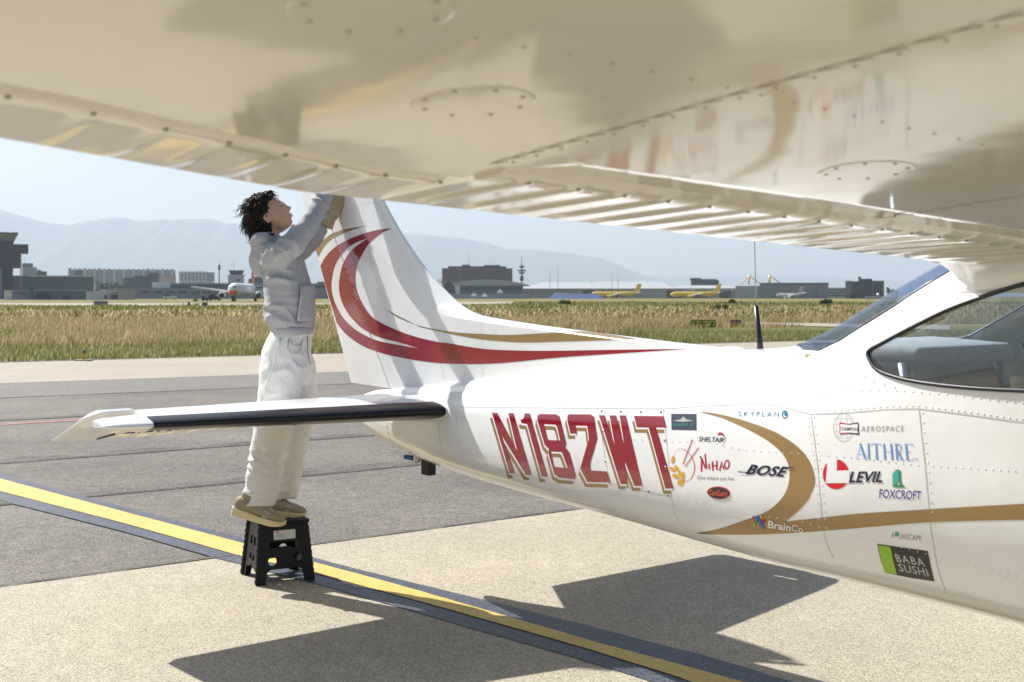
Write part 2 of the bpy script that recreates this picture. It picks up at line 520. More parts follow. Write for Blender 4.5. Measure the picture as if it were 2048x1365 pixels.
# tall grass: blades built singly into one mass
def grass(name, N, dmin, dmax, hfun, cfun, wid, zone, lean=0.25, seed=1, dpow=1.0):
    r = np.random.default_rng(seed)
    V = np.zeros((N * 3, 3)); C = np.zeros((N * 3, 4)); k = 0
    while k < N:
        n = (N - k) * 3
        d = dmin + (dmax - dmin) * r.random(n) ** dpow
        x = (r.random(n) - 0.5) * d * 1.05
        ok = np.array([zone(a, b) for a, b in zip(x, d)])
        x, d = x[ok][:N - k], d[ok][:N - k]
        for a, b in zip(x, d):
            cl = 1.1 * mnoise.noise((a * .16, b * .10, seed)) + .8 * mnoise.noise((a * .6, b * .5, seed + 2)) + .5 * mnoise.noise((a * 1.9, b * 1.9, seed + 4))
            q = (b - G1[1] - (a - G1[0]) * math.tan(math.radians(31.5))) * math.cos(math.radians(31.5))
            h = hfun(q, cl) * (0.6 + 0.7 * r.random())
            ang = r.random() * math.pi
            w = wid(b) * (0.6 + .8 * r.random())
            dx, dy = math.cos(ang) * w, math.sin(ang) * w
            lx = h * (lean * (0.6 + r.normal() * 0.7)); ly = h * lean * r.normal() * 0.5
            V[3 * k] = (a - dx, b - dy, -0.02); V[3 * k + 1] = (a + dx, b + dy, -0.02); V[3 * k + 2] = (a + lx, b + ly, h)
            C[3 * k:3 * k + 3, :3] = cfun(q, cl, r); C[3 * k:3 * k + 3, 3] = 1
            k += 1
    me = bpy.data.meshes.new(name)
    me.vertices.add(3 * N); me.vertices.foreach_set('co', V.ravel())
    me.loops.add(3 * N); me.loops.foreach_set('vertex_index', np.arange(3 * N))
    me.polygons.add(N); me.polygons.foreach_set('loop_start', np.arange(0, 3 * N, 3))
    me.update()
    ca = me.color_attributes.new('tint', 'FLOAT_COLOR', 'POINT')
    ca.data.foreach_set('color', C.ravel())
    o = link(name, me, M['blade'])
    return tag(o, kind='stuff')

def qdist(a, b): return (b - G1[1] - (a - G1[0]) * math.tan(math.radians(31.5))) * math.cos(math.radians(31.5))
def straw(r, g=0.0):
    u = r.random()
    if u < g: return np.array((0.15, 0.165, 0.045)) * (0.6 + .8 * r.random())
    c = np.array((0.50, 0.405, 0.24)) * (0.5 + .8 * r.random()) if u > g + .3 * (1 - g) else np.array((0.27, 0.20, 0.10)) * (0.6 + .7 * r.random())
    return c
def greenc(r): 
    u = r.random()
    if u > 0.93: return np.array((0.62, 0.6, 0.48))
    return np.array((0.155, 0.185, 0.05)) * (0.55 + .8 * r.random()) if u > 0.38 else np.array((0.33, 0.28, 0.12)) * (0.6 + .6 * r.random())
ppath = gnd(1700, 652)
def near_path(a, b):
    p0, p1 = gnd(1490, 648), gnd(1900, 656)
    t = (a - p0.x) / (p1.x - p0.x)
    return -0.02 < t < 1.2 and abs(b - (p0.y + (p1.y - p0.y) * t)) < 4.5
tag(grass('short_grass', 60000, 22, 52, lambda q, c: 0.10 + .05 * max(0, c) + (0.05 if q > .5 else 0), lambda q, c, r: greenc(r), lambda d: 0.012, lambda a, b: 0.03 + .5 * abs(mnoise.noise((a * 1.1, b * 1.1, 3))) < qdist(a, b) < 7.5 + 2.2 * mnoise.noise((a * .25, b * .25, 2)) + (9 if a > 5 else 0), seed=2),
    'short green verge grass with pale flower specks beside the taxiway', 'grass')
tag(grass('tall_grass', 140000, 29, 82, lambda q, c: 0.27 + .20 * c, lambda q, c, r: straw(r, 0.16 + .7 * max(0, -c) + (.40 if q < 7.5 else 0)), lambda d: 0.007 + 0.00016 * d, lambda a, b: qdist(a, b) > 5.5 + 2.2 * mnoise.noise((a * .25, b * .25, 2)) + (9 if a > 5 else 0) and not near_path(a, b), seed=3, dpow=1.0),
    'tall dry straw coloured grass across the airfield', 'grass')
tag(grass('tall_grass', 60000, 80, 290, lambda q, c: 0.30 + .25 * c, lambda q, c, r: straw(r, 0.25 + .6 * max(0, -c) + (.5 if q > 95 else 0)), lambda d: 0.05 + 0.0007 * d, lambda a, b: (b < 205 + 0.25 * a or a > 0) and not near_path(a, b), seed=5, dpow=0.8),
    'farther dry grass mixed with green in front of the runway', 'grass')

# ------------------------------------------------------------------ the aeroplane (own frame: x forward, y to its left, z up)
PL = empty('light_aeroplane', (OR[0], OR[1], 0), -TH, 'white high-wing light aeroplane with red and gold stripes and many sponsor decals', 'aeroplane')

ST = [  # x, half width, top, bottom, squareness
 (-1.17, .020, .965, .915, 2.2), (-1.08, .042, 1.000, .850, 2.2), (-.95, .068, 1.035, .800, 2.3), (-.70, .098, 1.078, .750, 2.4), (-.40, .122, 1.108, .705, 2.5),
 (0.0, .160, 1.152, .672, 2.6), (.45, .205, 1.203, .652, 2.7), (.9, .258, 1.266, .640, 2.75), (1.35, .312, 1.320, .628, 2.8),
 (1.75, .362, 1.362, .614, 2.8), (2.08, .402, 1.392, .604, 2.8), (2.30, .432, 1.468, .599, 2.7), (2.60, .475, 1.622, .593, 2.65), (2.85, .505, 1.735, .590, 2.7),
 (3.15, .530, 1.83, .588, 2.9), (3.6, .545, 1.93, .586, 3.2), (4.4, .545, 1.95, .584, 3.2), (4.8, .54, 1.80, .585, 3.0), (5.25, .52, 1.33, .59, 2.7), (5.6, .50, 1.28, .60, 2.6), (6.2, .42, 1.20, .66, 2.5), (6.42, .30, 1.10, .76, 2.3)]
sx = [s[0] for s in ST]
f_w, f_t, f_b, f_n = (interp(sx, [s[k] for s in ST]) for k in (1, 2, 3, 4))
def fus_w(x, z):
    w, zt, zb, n = f_w(x), f_t(x), f_b(x), f_n(x)
    c, h = (zt + zb) / 2, (zt - zb) / 2
    u = min(abs((z - c) / h), 1.0)
    return w * (1 - u ** n) ** (1 / n)
NS = 72
def fus_ring(x, grow=0.0):
    w, zt, zb, n = f_w(x) + grow, f_t(x) + grow, f_b(x) - grow, f_n(x)
    c, h = (zt + zb) / 2, (zt - zb) / 2
    R = []
    for k in range(NS):
        a = 2 * math.pi * k / NS
        ca, sa = math.cos(a), math.sin(a)
        R.append((x, w * math.copysign(abs(ca) ** (2 / n), ca), c + h * math.copysign(abs(sa) ** (2 / n), sa)))
    return R
def fus_grid(x0, x1, n, grow=0.0, cap=True):
    V, Fc = [], []
    for i in range(n + 1):
        V += fus_ring(x0 + (x1 - x0) * i / n, grow)
        if i:
            b, a = i * NS, (i - 1) * NS
            Fc += [(a + k, a + (k + 1) % NS, b + (k + 1) % NS, b + k) for k in range(NS)]
    if cap: Fc += [tuple(range(NS - 1, -1, -1)), tuple(range(n * NS, (n + 1) * NS))]
    return V, Fc

def x_of_hinge(z): return -.703 - .735 * (z - 1.067)
def x_of_te(z): return -1.163 - .54 * (z - 1.0)
f_le = interp([1.0, 1.345, 1.362, 1.385, 1.41, 1.44, 1.478, 1.52, 1.578, 1.70, 1.82, 1.934, 2.094, 2.4, 2.66, 2.76], [1.8, 1.79, 1.73, 1.33, .92, .46, .05, -.09, -.206, -.40, -.555, -.682, -.836, -1.11, -1.345, -1.56])
def fin_w(x, z):
    T = .052 - .022 * (z - 1.1) / 1.6
    s = max(f_le(z) - x, 0.0)
    n0 = .42 if z > 1.5 else .30
    u = min(s / n0, 1.0)
    y = T * math.sqrt(max(1 - (1 - u) ** 2, 0))
    h, te = x_of_hinge(z), x_of_te(z)
    if x < h: y = min(y, T * max((x - te) / (h - te), 0) * .92 + .0035)
    return y

def solve(px, py, wf, y0=-.2, guard=40):
    """where the sight line of a photo pixel meets the starboard surface y = -wf(x, z)"""
    y = y0
    for _ in range(guard):
        x, z = plane_y(px, py, y)
        y2 = -wf(x, z)
        if abs(y2 - y) < 1e-5: break
        y = y + (y2 - y) * .7
    x, z = plane_y(px, py, y)
    return x, -wf(x, z), z
def nrm(wf, x, z):
    e = .004
    v = Vector((-(wf(x + e, z) - wf(x - e, z)) / (2 * e), -1.0, -(wf(x, z + e) - wf(x, z - e)) / (2 * e)))
    return v.normalized()
def side(px, py, off=0.0, wf=None):
    wf = wf or fus_w
    x, y, z = solve(px, py, wf)
    p = Vector((x, y, z))
    return p + nrm(wf, x, z) * off if off else p

# fuselage shell with window openings
V, Fc = fus_grid(-1.17, 6.42, 190)
fus = mesh_obj('fuselage', V, Fc, M['white'])
def cutter(pts3d, d0, d1):
    """prism through the outline pts3d along d0..d1 (vectors)"""
    n = len(pts3d)
    V = [Vector(p) + d0 for p in pts3d] + [Vector(p) + d1 for p in pts3d]
    Fc = [tuple(range(n)), tuple(range(2 * n - 1, n - 1, -1))] + [(i, n + i, n + (i + 1) % n, (i + 1) % n) for i in range(n)]
    o = mesh_obj('cutter', V, Fc)
    bm = bmesh.new(); bm.from_mesh(o.data); bmesh.ops.triangulate(bm, faces=bm.faces[:]); bmesh.ops.recalc_face_normals(bm, faces=bm.faces); bm.to_mesh(o.data); bm.free()
    return o
def smooth_loop(P, n=6):
    """closed Catmull-Rom through P"""
    P = [Vector(p) for p in P]; out = []
    for i in range(len(P)):
        a, b, c, d = P[i - 1], P[i], P[(i + 1) % len(P)], P[(i + 2) % len(P)]
        for k in range(n):
            t = k / n
            out.append(.5 * ((2 * b) + (c - a) * t + (2 * a - 5 * b + 4 * c - d) * t * t + (3 * b - a - 3 * c + d) * t ** 3))
    return out
def boolean(o, c, op):
    md = o.modifiers.new('b', 'BOOLEAN'); md.operation = op; md.object = c; md.solver = 'EXACT'
    bpy.context.view_layer.update()
    bake(o)
QW = [(1738, 703), (1741, 722), (1757, 741), (1800, 757), (1860, 768), (1950, 777), (2055, 782)]
QT = [(2055, 567), (1980, 589), (1900, 618), (1830, 652), (1770, 684)]
qp = [side(*p) for p in QW] + [Vector((3.25, -.5, 1.325)), Vector((3.275, -.5, 1.36)), Vector((3.285, -.5, 1.43)), Vector((3.288, -.5, 1.52)), Vector((3.28, -.5, 1.59)), Vector((3.25, -.5, 1.617))] + [side(*p) for p in QT]
qp = [Vector((p.x, 0, p.z)) for p in qp]
dp = [Vector(p) for p in ((3.42, 0, 1.30), (4.25, 0, 1.27), (4.55, 0, 1.30), (4.42, 0, 1.62), (4.30, 0, 1.70), (3.50, 0, 1.68), (3.40, 0, 1.6))]
qloop, dloop = smooth_loop(qp, 5), smooth_loop(dp, 5)
rw = [(2.10, 0), (2.13, -.12), (2.20, -.22), (2.30, -.31), (2.40, -.36), (2.50, -.378), (2.60, -.381), (2.70, -.381), (2.80, -.372), (2.92, -.36), (2.92, .36), (2.80, .372), (2.70, .381), (2.60, .381), (2.50, .378), (2.40, .36), (2.30, .31), (2.20, .22), (2.13, .12)]
# solid skin: carve the inside out, then the windows
Vi, Fi = fus_grid(1.55, 5.15, 100, -.016)
inner = mesh_obj('cabin', Vi, Fi, M['khaki'])
bpy.context.view_layer.update()
for o in (fus, inner):
    bm = bmesh.new(); bm.from_mesh(o.data); bmesh.ops.triangulate(bm, faces=bm.faces[:]); bmesh.ops.recalc_face_normals(bm, faces=bm.faces); bm.to_mesh(o.data); bm.free()
cut_q = cutter(qloop, Vector((0, -1, 0)), Vector((0, -.05, 0))); cut_ql = cutter(qloop, Vector((0, .05, 0)), Vector((0, 1, 0)))
cut_d = cutter(dloop, Vector((0, -1, 0)), Vector((0, -.05, 0))); cut_dl = cutter(dloop, Vector((0, .05, 0)), Vector((0, 1, 0)))
cut_r = cutter([(p[0], p[1], 0) for p in rw], Vector((0, 0, 1.25)), Vector((0, 0, 1.74)))
panes = []
outer_me = fus.data.copy()
def pane(name, c, m):
    o = link(name, outer_me.copy(), m)
    boolean(o, c, 'INTERSECT')
    # keep only the outer skin faces of the cut-out
    bm = bmesh.new(); bm.from_mesh(o.data)
    kill = []
    for f in bm.faces:
        p = f.calc_center_median()
        if abs(abs(p.y) - fus_w(p.x, p.z)) > .004 and abs(p.z - f_t(p.x)) > .03: kill.append(f)
    bmesh.ops.delete(bm, geom=kill, context='FACES')
    bmesh.ops.solidify(bm, geom=bm.faces[:], thickness=.004)
    bm.to_mesh(o.data); bm.free()
    o.data.materials.clear(); o.data.materials.append(m)
    o.data.polygons.foreach_set('use_smooth', [True] * len(o.data.polygons))
    o.parent = PL
    return o
pane_q = pane('side_window', cut_q, M['glass']); pane_ql = pane('side_window', cut_ql, M['glass'])
pane_d = pane('door_window', cut_d, M['glass']); pane_dl = pane('door_window', cut_dl, M['glass'])
pane_r = pane('rear_window', cut_r, M['rear_glass'])
boolean(fus, inner, 'DIFFERENCE')
for c in (cut_q, cut_ql, cut_d, cut_dl, cut_r): boolean(fus, c, 'DIFFERENCE')
fus.data.materials.clear(); fus.data.materials.append(M['white']); fus.data.materials.append(M['khaki'])
for f in fus.data.polygons:
    p = f.center
    if 1.55 < p.x < 5.15 and abs(p.y) < fus_w(p.x, p.z) - .010 and p.z < f_t(p.x) - .012: f.material_index = 1
split_smooth(fus, 40)
fus.parent = PL
for c in (cut_q, cut_ql, cut_d, cut_dl, cut_r, inner): bpy.data.objects.remove(c)

def frame(name, loop, sgn, parent):
    P = [Vector((p.x, sgn * (fus_w(p.x, p.z) + .002), p.z)) for p in loop]
    P.append(P[0])
    V, Fc = tube_data(P, .0065, 8, cap=False)
    return mesh_obj(name, V, Fc, M['gasket'], parent, True)
frame('window_seal', qloop, -1, pane_q); frame('window_seal', qloop, 1, pane_ql)
frame('window_seal', dloop, -1, pane_d); frame('window_seal', dloop, 1, pane_dl)
def top_z(x, y):
    w, zt, zb, n = f_w(x), f_t(x), f_b(x), f_n(x)
    c, h = (zt + zb) / 2, (zt - zb) / 2
    return c + h * max(1 - min(abs(y) / w, 1) ** n, 0) ** (1 / n)
P = [Vector((x, y, top_z(x, y) + .001)) for x, y in rw]; P.append(P[0])
V, Fc = tube_data(P, .0035, 8, cap=False)
mesh_obj('window_seal', V, Fc, M['slate'], pane_r, True)

# cabin furniture
bm = bmesh.new(); add_box(bm, (2.56, 0, 1.39), (.32, .56, .06), Euler((0, .05, 0)).to_matrix(), .02)
shelf = bm_obj('parcel_shelf', bm, M['grey_fabric'], PL, True)
tube_obj('shelf_strut', [(2.66, -.28, 1.36), (2.70, -.29, 1.20)], .018, M['steel'], shelf); tube_obj('shelf_strut', [(2.66, .28, 1.36), (2.70, .29, 1.20)], .018, M['steel'], shelf)
bm = bmesh.new(); add_box(bm, (3.16, 0, 1.22), (.10, .86, .36), Euler((0, -.3, 0)).to_matrix(), .035)
seat = bm_obj('seat_back', bm, M['charcoal'], PL, True)
bm = bmesh.new(); add_box(bm, (3.36, 0, 1.03), (.40, .9, .12), None, .03); bm_obj('seat_cushion', bm, M['charcoal'], PL, True)
for y in (-.25, .25):
    bm = bmesh.new(); add_box(bm, (3.72, y, 1.25), (.11, .42, .52), Euler((0, -.2, 0)).to_matrix(), .035); bm_obj('seat_back', bm, M['charcoal'], PL, True)
    bm = bmesh.new(); add_box(bm, (3.95, y, 1.03), (.46, .42, .12), None, .03); bm_obj('seat_cushion', bm, M['charcoal'], PL, True)
box_obj('cabin_floor', (3.7, 0, .80), (2.2, .72, .03), M['charcoal'], PL)
box_obj('baggage_wall', (2.36, 0, 1.10), (.03, .72, .56), M['khaki'], PL)
tube_obj('door_post', [(3.345, -.49, 1.28), (3.34, -.47, 1.5), (3.31, -.42, 1.75)], .028, M['khaki'], PL)
tube_obj('door_post', [(3.345, .49, 1.28), (3.34, .47, 1.5), (3.31, .42, 1.75)], .028, M['khaki'], PL)
bm = bmesh.new(); add_box(bm, (3.46, .28, 1.42), (.16, .2, .26), Euler((0, .2, .3)).to_matrix(), .05); bm_obj('cargo_bag', bm, mat('olive bag cloth', (.20, .17, .03), .9), PL, True)

# fin and rudder
def fin_mesh(name, xa, xb, zs, nx, m, parent, ease=1.0):
    V, Fc = [], []
    for i, z in enumerate(zs):
        a, b = xa(z), xb(z)
        xs = [a + (b - a) * (k / nx) ** ease for k in range(nx + 1)]
        ring = [(x, -fin_w(x, z), z) for x in xs] + [(x, fin_w(x, z), z) for x in reversed(xs)]
        V += ring
        n = len(ring)
        if i: Fc += [((i - 1) * n + k, (i - 1) * n + (k + 1) % n, i * n + (k + 1) % n, i * n + k) for k in range(n)]
    Fc += [tuple(range(n - 1, -1, -1)), tuple(range((len(zs) - 1) * n, len(zs) * n))]
    o = mesh_obj(name, V, Fc, m, parent)
    bm = bmesh.new(); bm.from_mesh(o.data); bmesh.ops.recalc_face_normals(bm, faces=bm.faces); bm.to_mesh(o.data); bm.free()
    return split_smooth(o, 50)
zs = list(np.linspace(1.0, 1.34, 14)) + list(np.linspace(1.35, 1.50, 34)) + list(np.linspace(1.52, 2.72, 40)) + [2.74, 2.755]
fin = fin_mesh('fin', f_le, lambda z: x_of_hinge(z) + .006, zs, 46, M['white'], PL, 2.2)
zr = list(np.linspace(1.068, 2.70, 44))
rud = fin_mesh('rudder', lambda z: x_of_hinge(z) - .003, lambda z: x_of_te(z), zr, 10, M['white'], PL)
box_obj('rudder_hinge', (-.735, -.04, 1.105), (.022, .012, .05), M['gasket'], fin, Euler((0, -.6, 0)).to_matrix(), .003)

# tailplane: fixed stabilizer, elevator with horn balance, black boot
def stab_le(y): return -.197 * (abs(y) - .13)
def stab_sec(y, x0, x1, n=14, H=1.0):
    t = .058 - .020 * (abs(y) - .13) / 1.62
    R = []
    c = -.72 - stab_le(y)
    def th(x):
        s = max(stab_le(y) - x, 0)
        u = min(s / .30, 1)
        return t * math.sqrt(max(1 - (1 - u) ** 2, 0)) * (1 - .25 * max(0, (s - .3)) / .5)
    xs = [x0 + (x1 - x0) * (k / n) ** 1.8 for k in range(n + 1)]
    return [(x, y, H + th(x)) for x in reversed(xs)] + [(x, y, H - th(x)) for x in xs[1:]]
def stab_half(sg):
    V, Fc = [], []
    ys = [.05, .12, .3, .6, .9, 1.2, 1.44, 1.53, 1.54, 1.60, 1.64, 1.68, 1.71, 1.73, 1.742]
    for i, y in enumerate(ys):
        r = stab_sec(y, stab_le(y), -.62 if y < 1.535 else -.445)
        if y > 1.65:   # rounded fibreglass tip
            k = math.sqrt(max(1 - ((y - 1.65) / .093) ** 2, .02))
            r = [(p[0] - (1 - k) * .05 * (1 if p[0] > -.45 else 0), p[1], 1.0 + (p[2] - 1.0) * (.35 + .65 * k)) for p in r]
        V += [(p[0], sg * p[1], p[2]) for p in r]
        n = len(r)
        if i: Fc += [((i - 1) * n + k, (i - 1) * n + (k + 1) % n, i * n + (k + 1) % n, i * n + k) for k in range(n)]
    Fc += [tuple(range(n)), tuple(range((len(ys) - 1) * n, len(ys) * n))]
    o = mesh_obj('stabilizer', V, Fc, M['white'], PL)
    bm = bmesh.new(); bm.from_mesh(o.data); bmesh.ops.recalc_face_normals(bm, faces=bm.faces); bm.to_mesh(o.data); bm.free()
    split_smooth(o, 50)
    # boot on the leading edge
    V, Fc = [], []
    ys = [.165, .18, .4, .8, 1.1, 1.4, 1.545]
    for i, y in enumerate(ys):
        r = stab_sec(y, stab_le(y), stab_le(y) - (.095 if i else .05), 10)
        g = .003
        r = [(p[0] + g, y, 1.0 + (p[2] - 1.0) * 1.0 + (g if p[2] >= 1.0 else -g)) for p in r]
        V += [(p[0], sg * p[1], p[2]) for p in r]
        n = len(r)
        if i: Fc += [((i - 1) * n + k, (i - 1) * n + k + 1, i * n + k + 1, i * n + k) for k in range(n - 1)]
    mesh_obj('leading_edge_boot', V, Fc, M['boot'], o, True)
    # elevator, drooping, with raised corrugations
    dr = math.radians(17.5)
    hx, hz = -.66, .992
    def rot(x, z):
        dx, dz = x - hx, z - hz
        return hx + dx * math.cos(dr) - dz * -math.sin(dr) * -1, hz + dz * math.cos(dr) + dx * math.sin(dr)
    V, Fc = [], []
    ny = 200
    yy = list(np.linspace(.13, 1.755, ny))
    nk = 8
    for i, y in enumerate(yy):
        te = -1.08 if y > .42 else -1.08 + (.42 - y) * 1.15
        if y > 1.70: te += (y - 1.70) * .6
        horn = y > 1.555
        x0 = (-.455 - max(0, y - 1.68) ** 2 * 24) if horn else -.645
        th0 = .030 if horn else .036
        xs = [x0 + (te - x0) * k / nk for k in range(nk + 1)]
        up, lo = [], []
        for k, x in enumerate(xs):
            if horn: t = th0 * (math.sqrt(max(0, 1 - (1 - min((x0 - x) / .12, 1)) ** 2))) * min(1, (x - te) / (.40)) * (1 if y < 1.70 else max(.2, 1 - ((y - 1.70) / .06) ** 2))
            else: t = th0 * (x - te) / (x0 - te) if k else .028
            t = max(t, .0025)
            rb = .0 if horn else .006 * max(0, math.cos(y * 2 * math.pi / .105)) ** 3 * (1 if .15 < (x0 - x) / (x0 - te) < .93 else 0)
            a = rot(x, hz + t + rb); b = rot(x, hz - t - rb)
            up.append((a[0], sg * y, a[1])); lo.append((b[0], sg * y, b[1]))
        r = up + lo[::-1]
        V += r
        n = len(r)
        if i: Fc += [((i - 1) * n + k, (i - 1) * n + (k + 1) % n, i * n + (k + 1) % n, i * n + k) for k in range(n)]
    Fc += [tuple(range(n)), tuple(range((ny - 1) * n, ny * n))]
    e = mesh_obj('elevator', V, Fc, M['white'], PL)
    bm = bmesh.new(); bm.from_mesh(e.data); bmesh.ops.recalc_face_normals(bm, faces=bm.faces); bm.to_mesh(e.data); bm.free()
    split_smooth(e, 40)
    # hinge gap slots below
    for k in range(11):
        y = .50 + k * .094
        xm = -.905
        q = rot(xm, hz - .036 * (xm + 1.08) / .435)
        box_obj('tab_hinge', (q[0], sg * y, q[1]), (.012, .076, .007), M['gasket'], e, Euler((0, -dr, 0)).to_matrix())
    for a, b in ((.40, .455), (1.50, 1.53)):
        q, q2 = rot(-.905, hz - .016), rot(-1.07, hz - .003)
        tube_obj('tab_gap', [(q[0], sg * a, q[1]), (q2[0], sg * b, q2[1])], .0045, M['gasket'], e, 6)
    return o
stab_half(-1); stab_half(1)

# small fittings
bm = bmesh.new(); add_box(bm, (-.36, -.03, .675), (.075, .05, .085), None, .008)
tie = bm_obj('tie_down_block', bm, M['rubber'], PL)
tube_obj('shackle', [(-.46, -.045, .705), (-.46, -.015, .705)], .024, M['steel'], tie, 12)
bm = bmesh.new(); add_box(bm, (-.535, -.03, .705), (.085, .03, .022), None, .004); bm_obj('strap', bm, mat('blue webbing', (.02, .09, .25), .7), tie)
wz = f_t(1.95)
pa = plane_y(1521, 697, 0); pb = plane_y(1516, 612, 0)
ant = tube_obj('blade_antenna', [(pa[0], 0, pa[1] - .02), (pa[0] - .004, 0, pa[1] + .03), (pb[0] - .01, 0, pb[1])], [.014, .0105, .0085], M['gasket'], PL, 12)
pc = plane_y(1507, 440, 0)
tube_obj('whip', [(pb[0] - .01, 0, pb[1]), (pc[0], 0, pc[1] + .1)], .0018, M['greyv'], ant, 6)
pd = plane_y(1465, 701, 0)
bm = bmesh.new(); bmesh.ops.create_uvsphere(bm, u_segments=24, v_segments=12, radius=1.0)
bmesh.ops.transform(bm, matrix=Matrix.Translation((pd[0], 0, pd[1] - .004)) @ Matrix.Diagonal((.07, .045, .02, 1)), verts=bm.verts)
bm_obj('dome_antenna', bm, M['white'], PL, True)

# wings
M['dustrivet'] = mat('dusty rivet', (.36, .335, .28), .5)
def wing_te(y):
    a = abs(y)
    x = 3.055 if a < 2.60 else 3.055 + .40 * (min(a, 3.15) - 2.60) + .16 * max(0, a - 3.15)
    return x, 1.663 + (a - .7) * .0445
f_lo = interp([0, .10, .38, .55, .8, 1.2, 1.42, 1.54, 1.60, 1.63], [0, .006, .026, .040, .062, .096, .120, .142, .162, .198])
f_up = interp([0, .10, .38, .8, 1.2, 1.45, 1.58, 1.63], [.008, .034, .105, .19, .252, .265, .238, .198])
def chord(y):
    return 4.685 - wing_te(y)[0]
def skin_lo(x, y):
    tx, tz = wing_te(y); k = chord(y) / 1.63
    return tz + f_lo((x - tx) / k) * (1 if k > .95 else .5 + .5 * k)
def skin_up(x, y):
    tx, tz = wing_te(y); k = chord(y) / 1.63
    return tz + f_up((x - tx) / k) * k
def wing_half(sg):
    ys = list(np.linspace(.50, 2.6, 30)) + list(np.linspace(2.66, 5.40, 36)) + [5.44, 5.47]
    V, Fc = [], []
    us = [0.0] + list(np.linspace(.0, 1, 30) ** .8)[1:]
    for i, y in enumerate(ys):
        tx, tz = wing_te(y); c = chord(y)
        x0 = tx + (.385 if y < 2.45 else .265) if y < 5.2 else tx          # skin ends at flap / aileron cove
        tip = 1 if y < 5.4 else .55
        lo = [(x0 + (4.685 - x0) * u, y, skin_lo(x0 + (4.685 - x0) * u, y)) for u in us]
        upx = tx + .30
        up = [(upx + (4.685 - upx) * u, y, skin_up(upx + (4.685 - upx) * u, y)) for u in us]
        r = lo + up[::-1][1:]
        V += [(p[0], sg * p[1], p[2]) for p in r]
        n = len(r)
        if i: Fc += [((i - 1) * n + k, (i - 1) * n + (k + 1) % n, i * n + (k + 1) % n, i * n + k) for k in range(n)]
    Fc += [tuple(range(n)), tuple(range((len(ys) - 1) * n, len(ys) * n))]
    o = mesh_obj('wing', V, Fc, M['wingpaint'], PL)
    bm = bmesh.new(); bm.from_mesh(o.data); bmesh.ops.recalc_face_normals(bm, faces=bm.faces); bm.to_mesh(o.data); bm.free()
    split_smooth(o, 45)
    def surf(name, y0, y1, cw, rib, drop):
        V, Fc = [], []
        ny = int((y1 - y0) / .0105)
        nk = 10
        for i in range(ny + 1):
            y = y0 + (y1 - y0) * i / ny
            tx, tz = wing_te(y)
            c = cw
            lo, up = [], []
            for k in range(nk + 1):
                u = k / nk
                x = tx + c * u
                rb = rib * max(0, math.cos((y - y0) * 2 * math.pi / .104)) ** 4 * math.sin(math.pi * min(1, u / .86)) ** .3 if 0 < u < .86 else 0
                zl = tz + f_lo(min(x - tx, .385)) - drop * u ** 2 - rb
                zu = tz + f_up(min(x - tx, .36)) * 1.0 - .006
                if u > .82:
                    v = (u - .82) / .18
                    mid = (zl + zu) / 2
                    k2 = math.sqrt(max(0, 1 - v * v))
                    zl, zu = mid + (zl - mid) * k2, mid + (zu - mid) * k2
                lo.append((x, sg * y, zl)); up.append((x, sg * y, max(zu, zl + .002)))
            r = lo + up[::-1]
            V += r
            n = len(r)
            if i: Fc += [((i - 1) * n + k, (i - 1) * n + (k + 1) % n, i * n + (k + 1) % n, i * n + k) for k in range(n)]
        Fc += [tuple(range(n)), tuple(range(ny * n, (ny + 1) * n))]
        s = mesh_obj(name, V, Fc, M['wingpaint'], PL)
        bm = bmesh.new(); bm.from_mesh(s.data); bmesh.ops.recalc_face_normals(bm, faces=bm.faces); bm.to_mesh(s.data); bm.free()
        split_smooth(s, 40)
        J = Joined()
        for k in range(int((y1 - y0) / .104) + 1):
            y = y0 + k * .104
            x = wing_te(y)[0] + cw * .84
            J.box((x, sg * y, skin_lo(x, y) - drop * .75 - .0015), (.006, .005, .005))
        tag(J.obj('flap_rivet' if name == 'flap' else 'aileron_rivet', M['dustrivet'], s), kind='stuff')
        return s
    surf('flap', .60, 2.44, .397, .007, .012)
    surf('aileron', 2.46, 5.18, .262, .0016, .0)
    # inspection plates with screws
    for (px, py) in ([(3.95, 1.25), (3.72, 1.95), (3.72, 2.72), (3.95, 3.0)] if sg < 0 else []):
        n = 28
        z0 = [skin_lo(px + .075 * math.cos(a * 2 * math.pi / n), py + .075 * math.sin(a * 2 * math.pi / n)) for a in range(n)]
        V = [(px + .075 * math.cos(2 * math.pi * a / n), sg * (py + .075 * math.sin(2 * math.pi * a / n)), z0[a] - .0005) for a in range(n)]
        V += [(px + .073 * math.cos(2 * math.pi * a / n), sg * (py + .073 * math.sin(2 * math.pi * a / n)), z0[a] - .0012) for a in range(n)]
        V.append((px, sg * py, skin_lo(px, py) - .0014))
        Fc = [(a, (a + 1) % n, n + (a + 1) % n, n + a) for a in range(n)] + [(n + a, n + (a + 1) % n, 2 * n) for a in range(n)]
        pl = mesh_obj('inspection_plate', V, Fc, M['wingpaint'], o)
        J = Joined()
        for a in range(8):
            q = 2 * math.pi * a / 8 + .2
            x, y = px + .062 * math.cos(q), py + .062 * math.sin(q)
            J.box((x, sg * y, skin_lo(x, y) - .0016), (.0045, .0045, .002))
        tag(J.obj('plate_screw', M['dustrivet'], pl), kind='stuff')
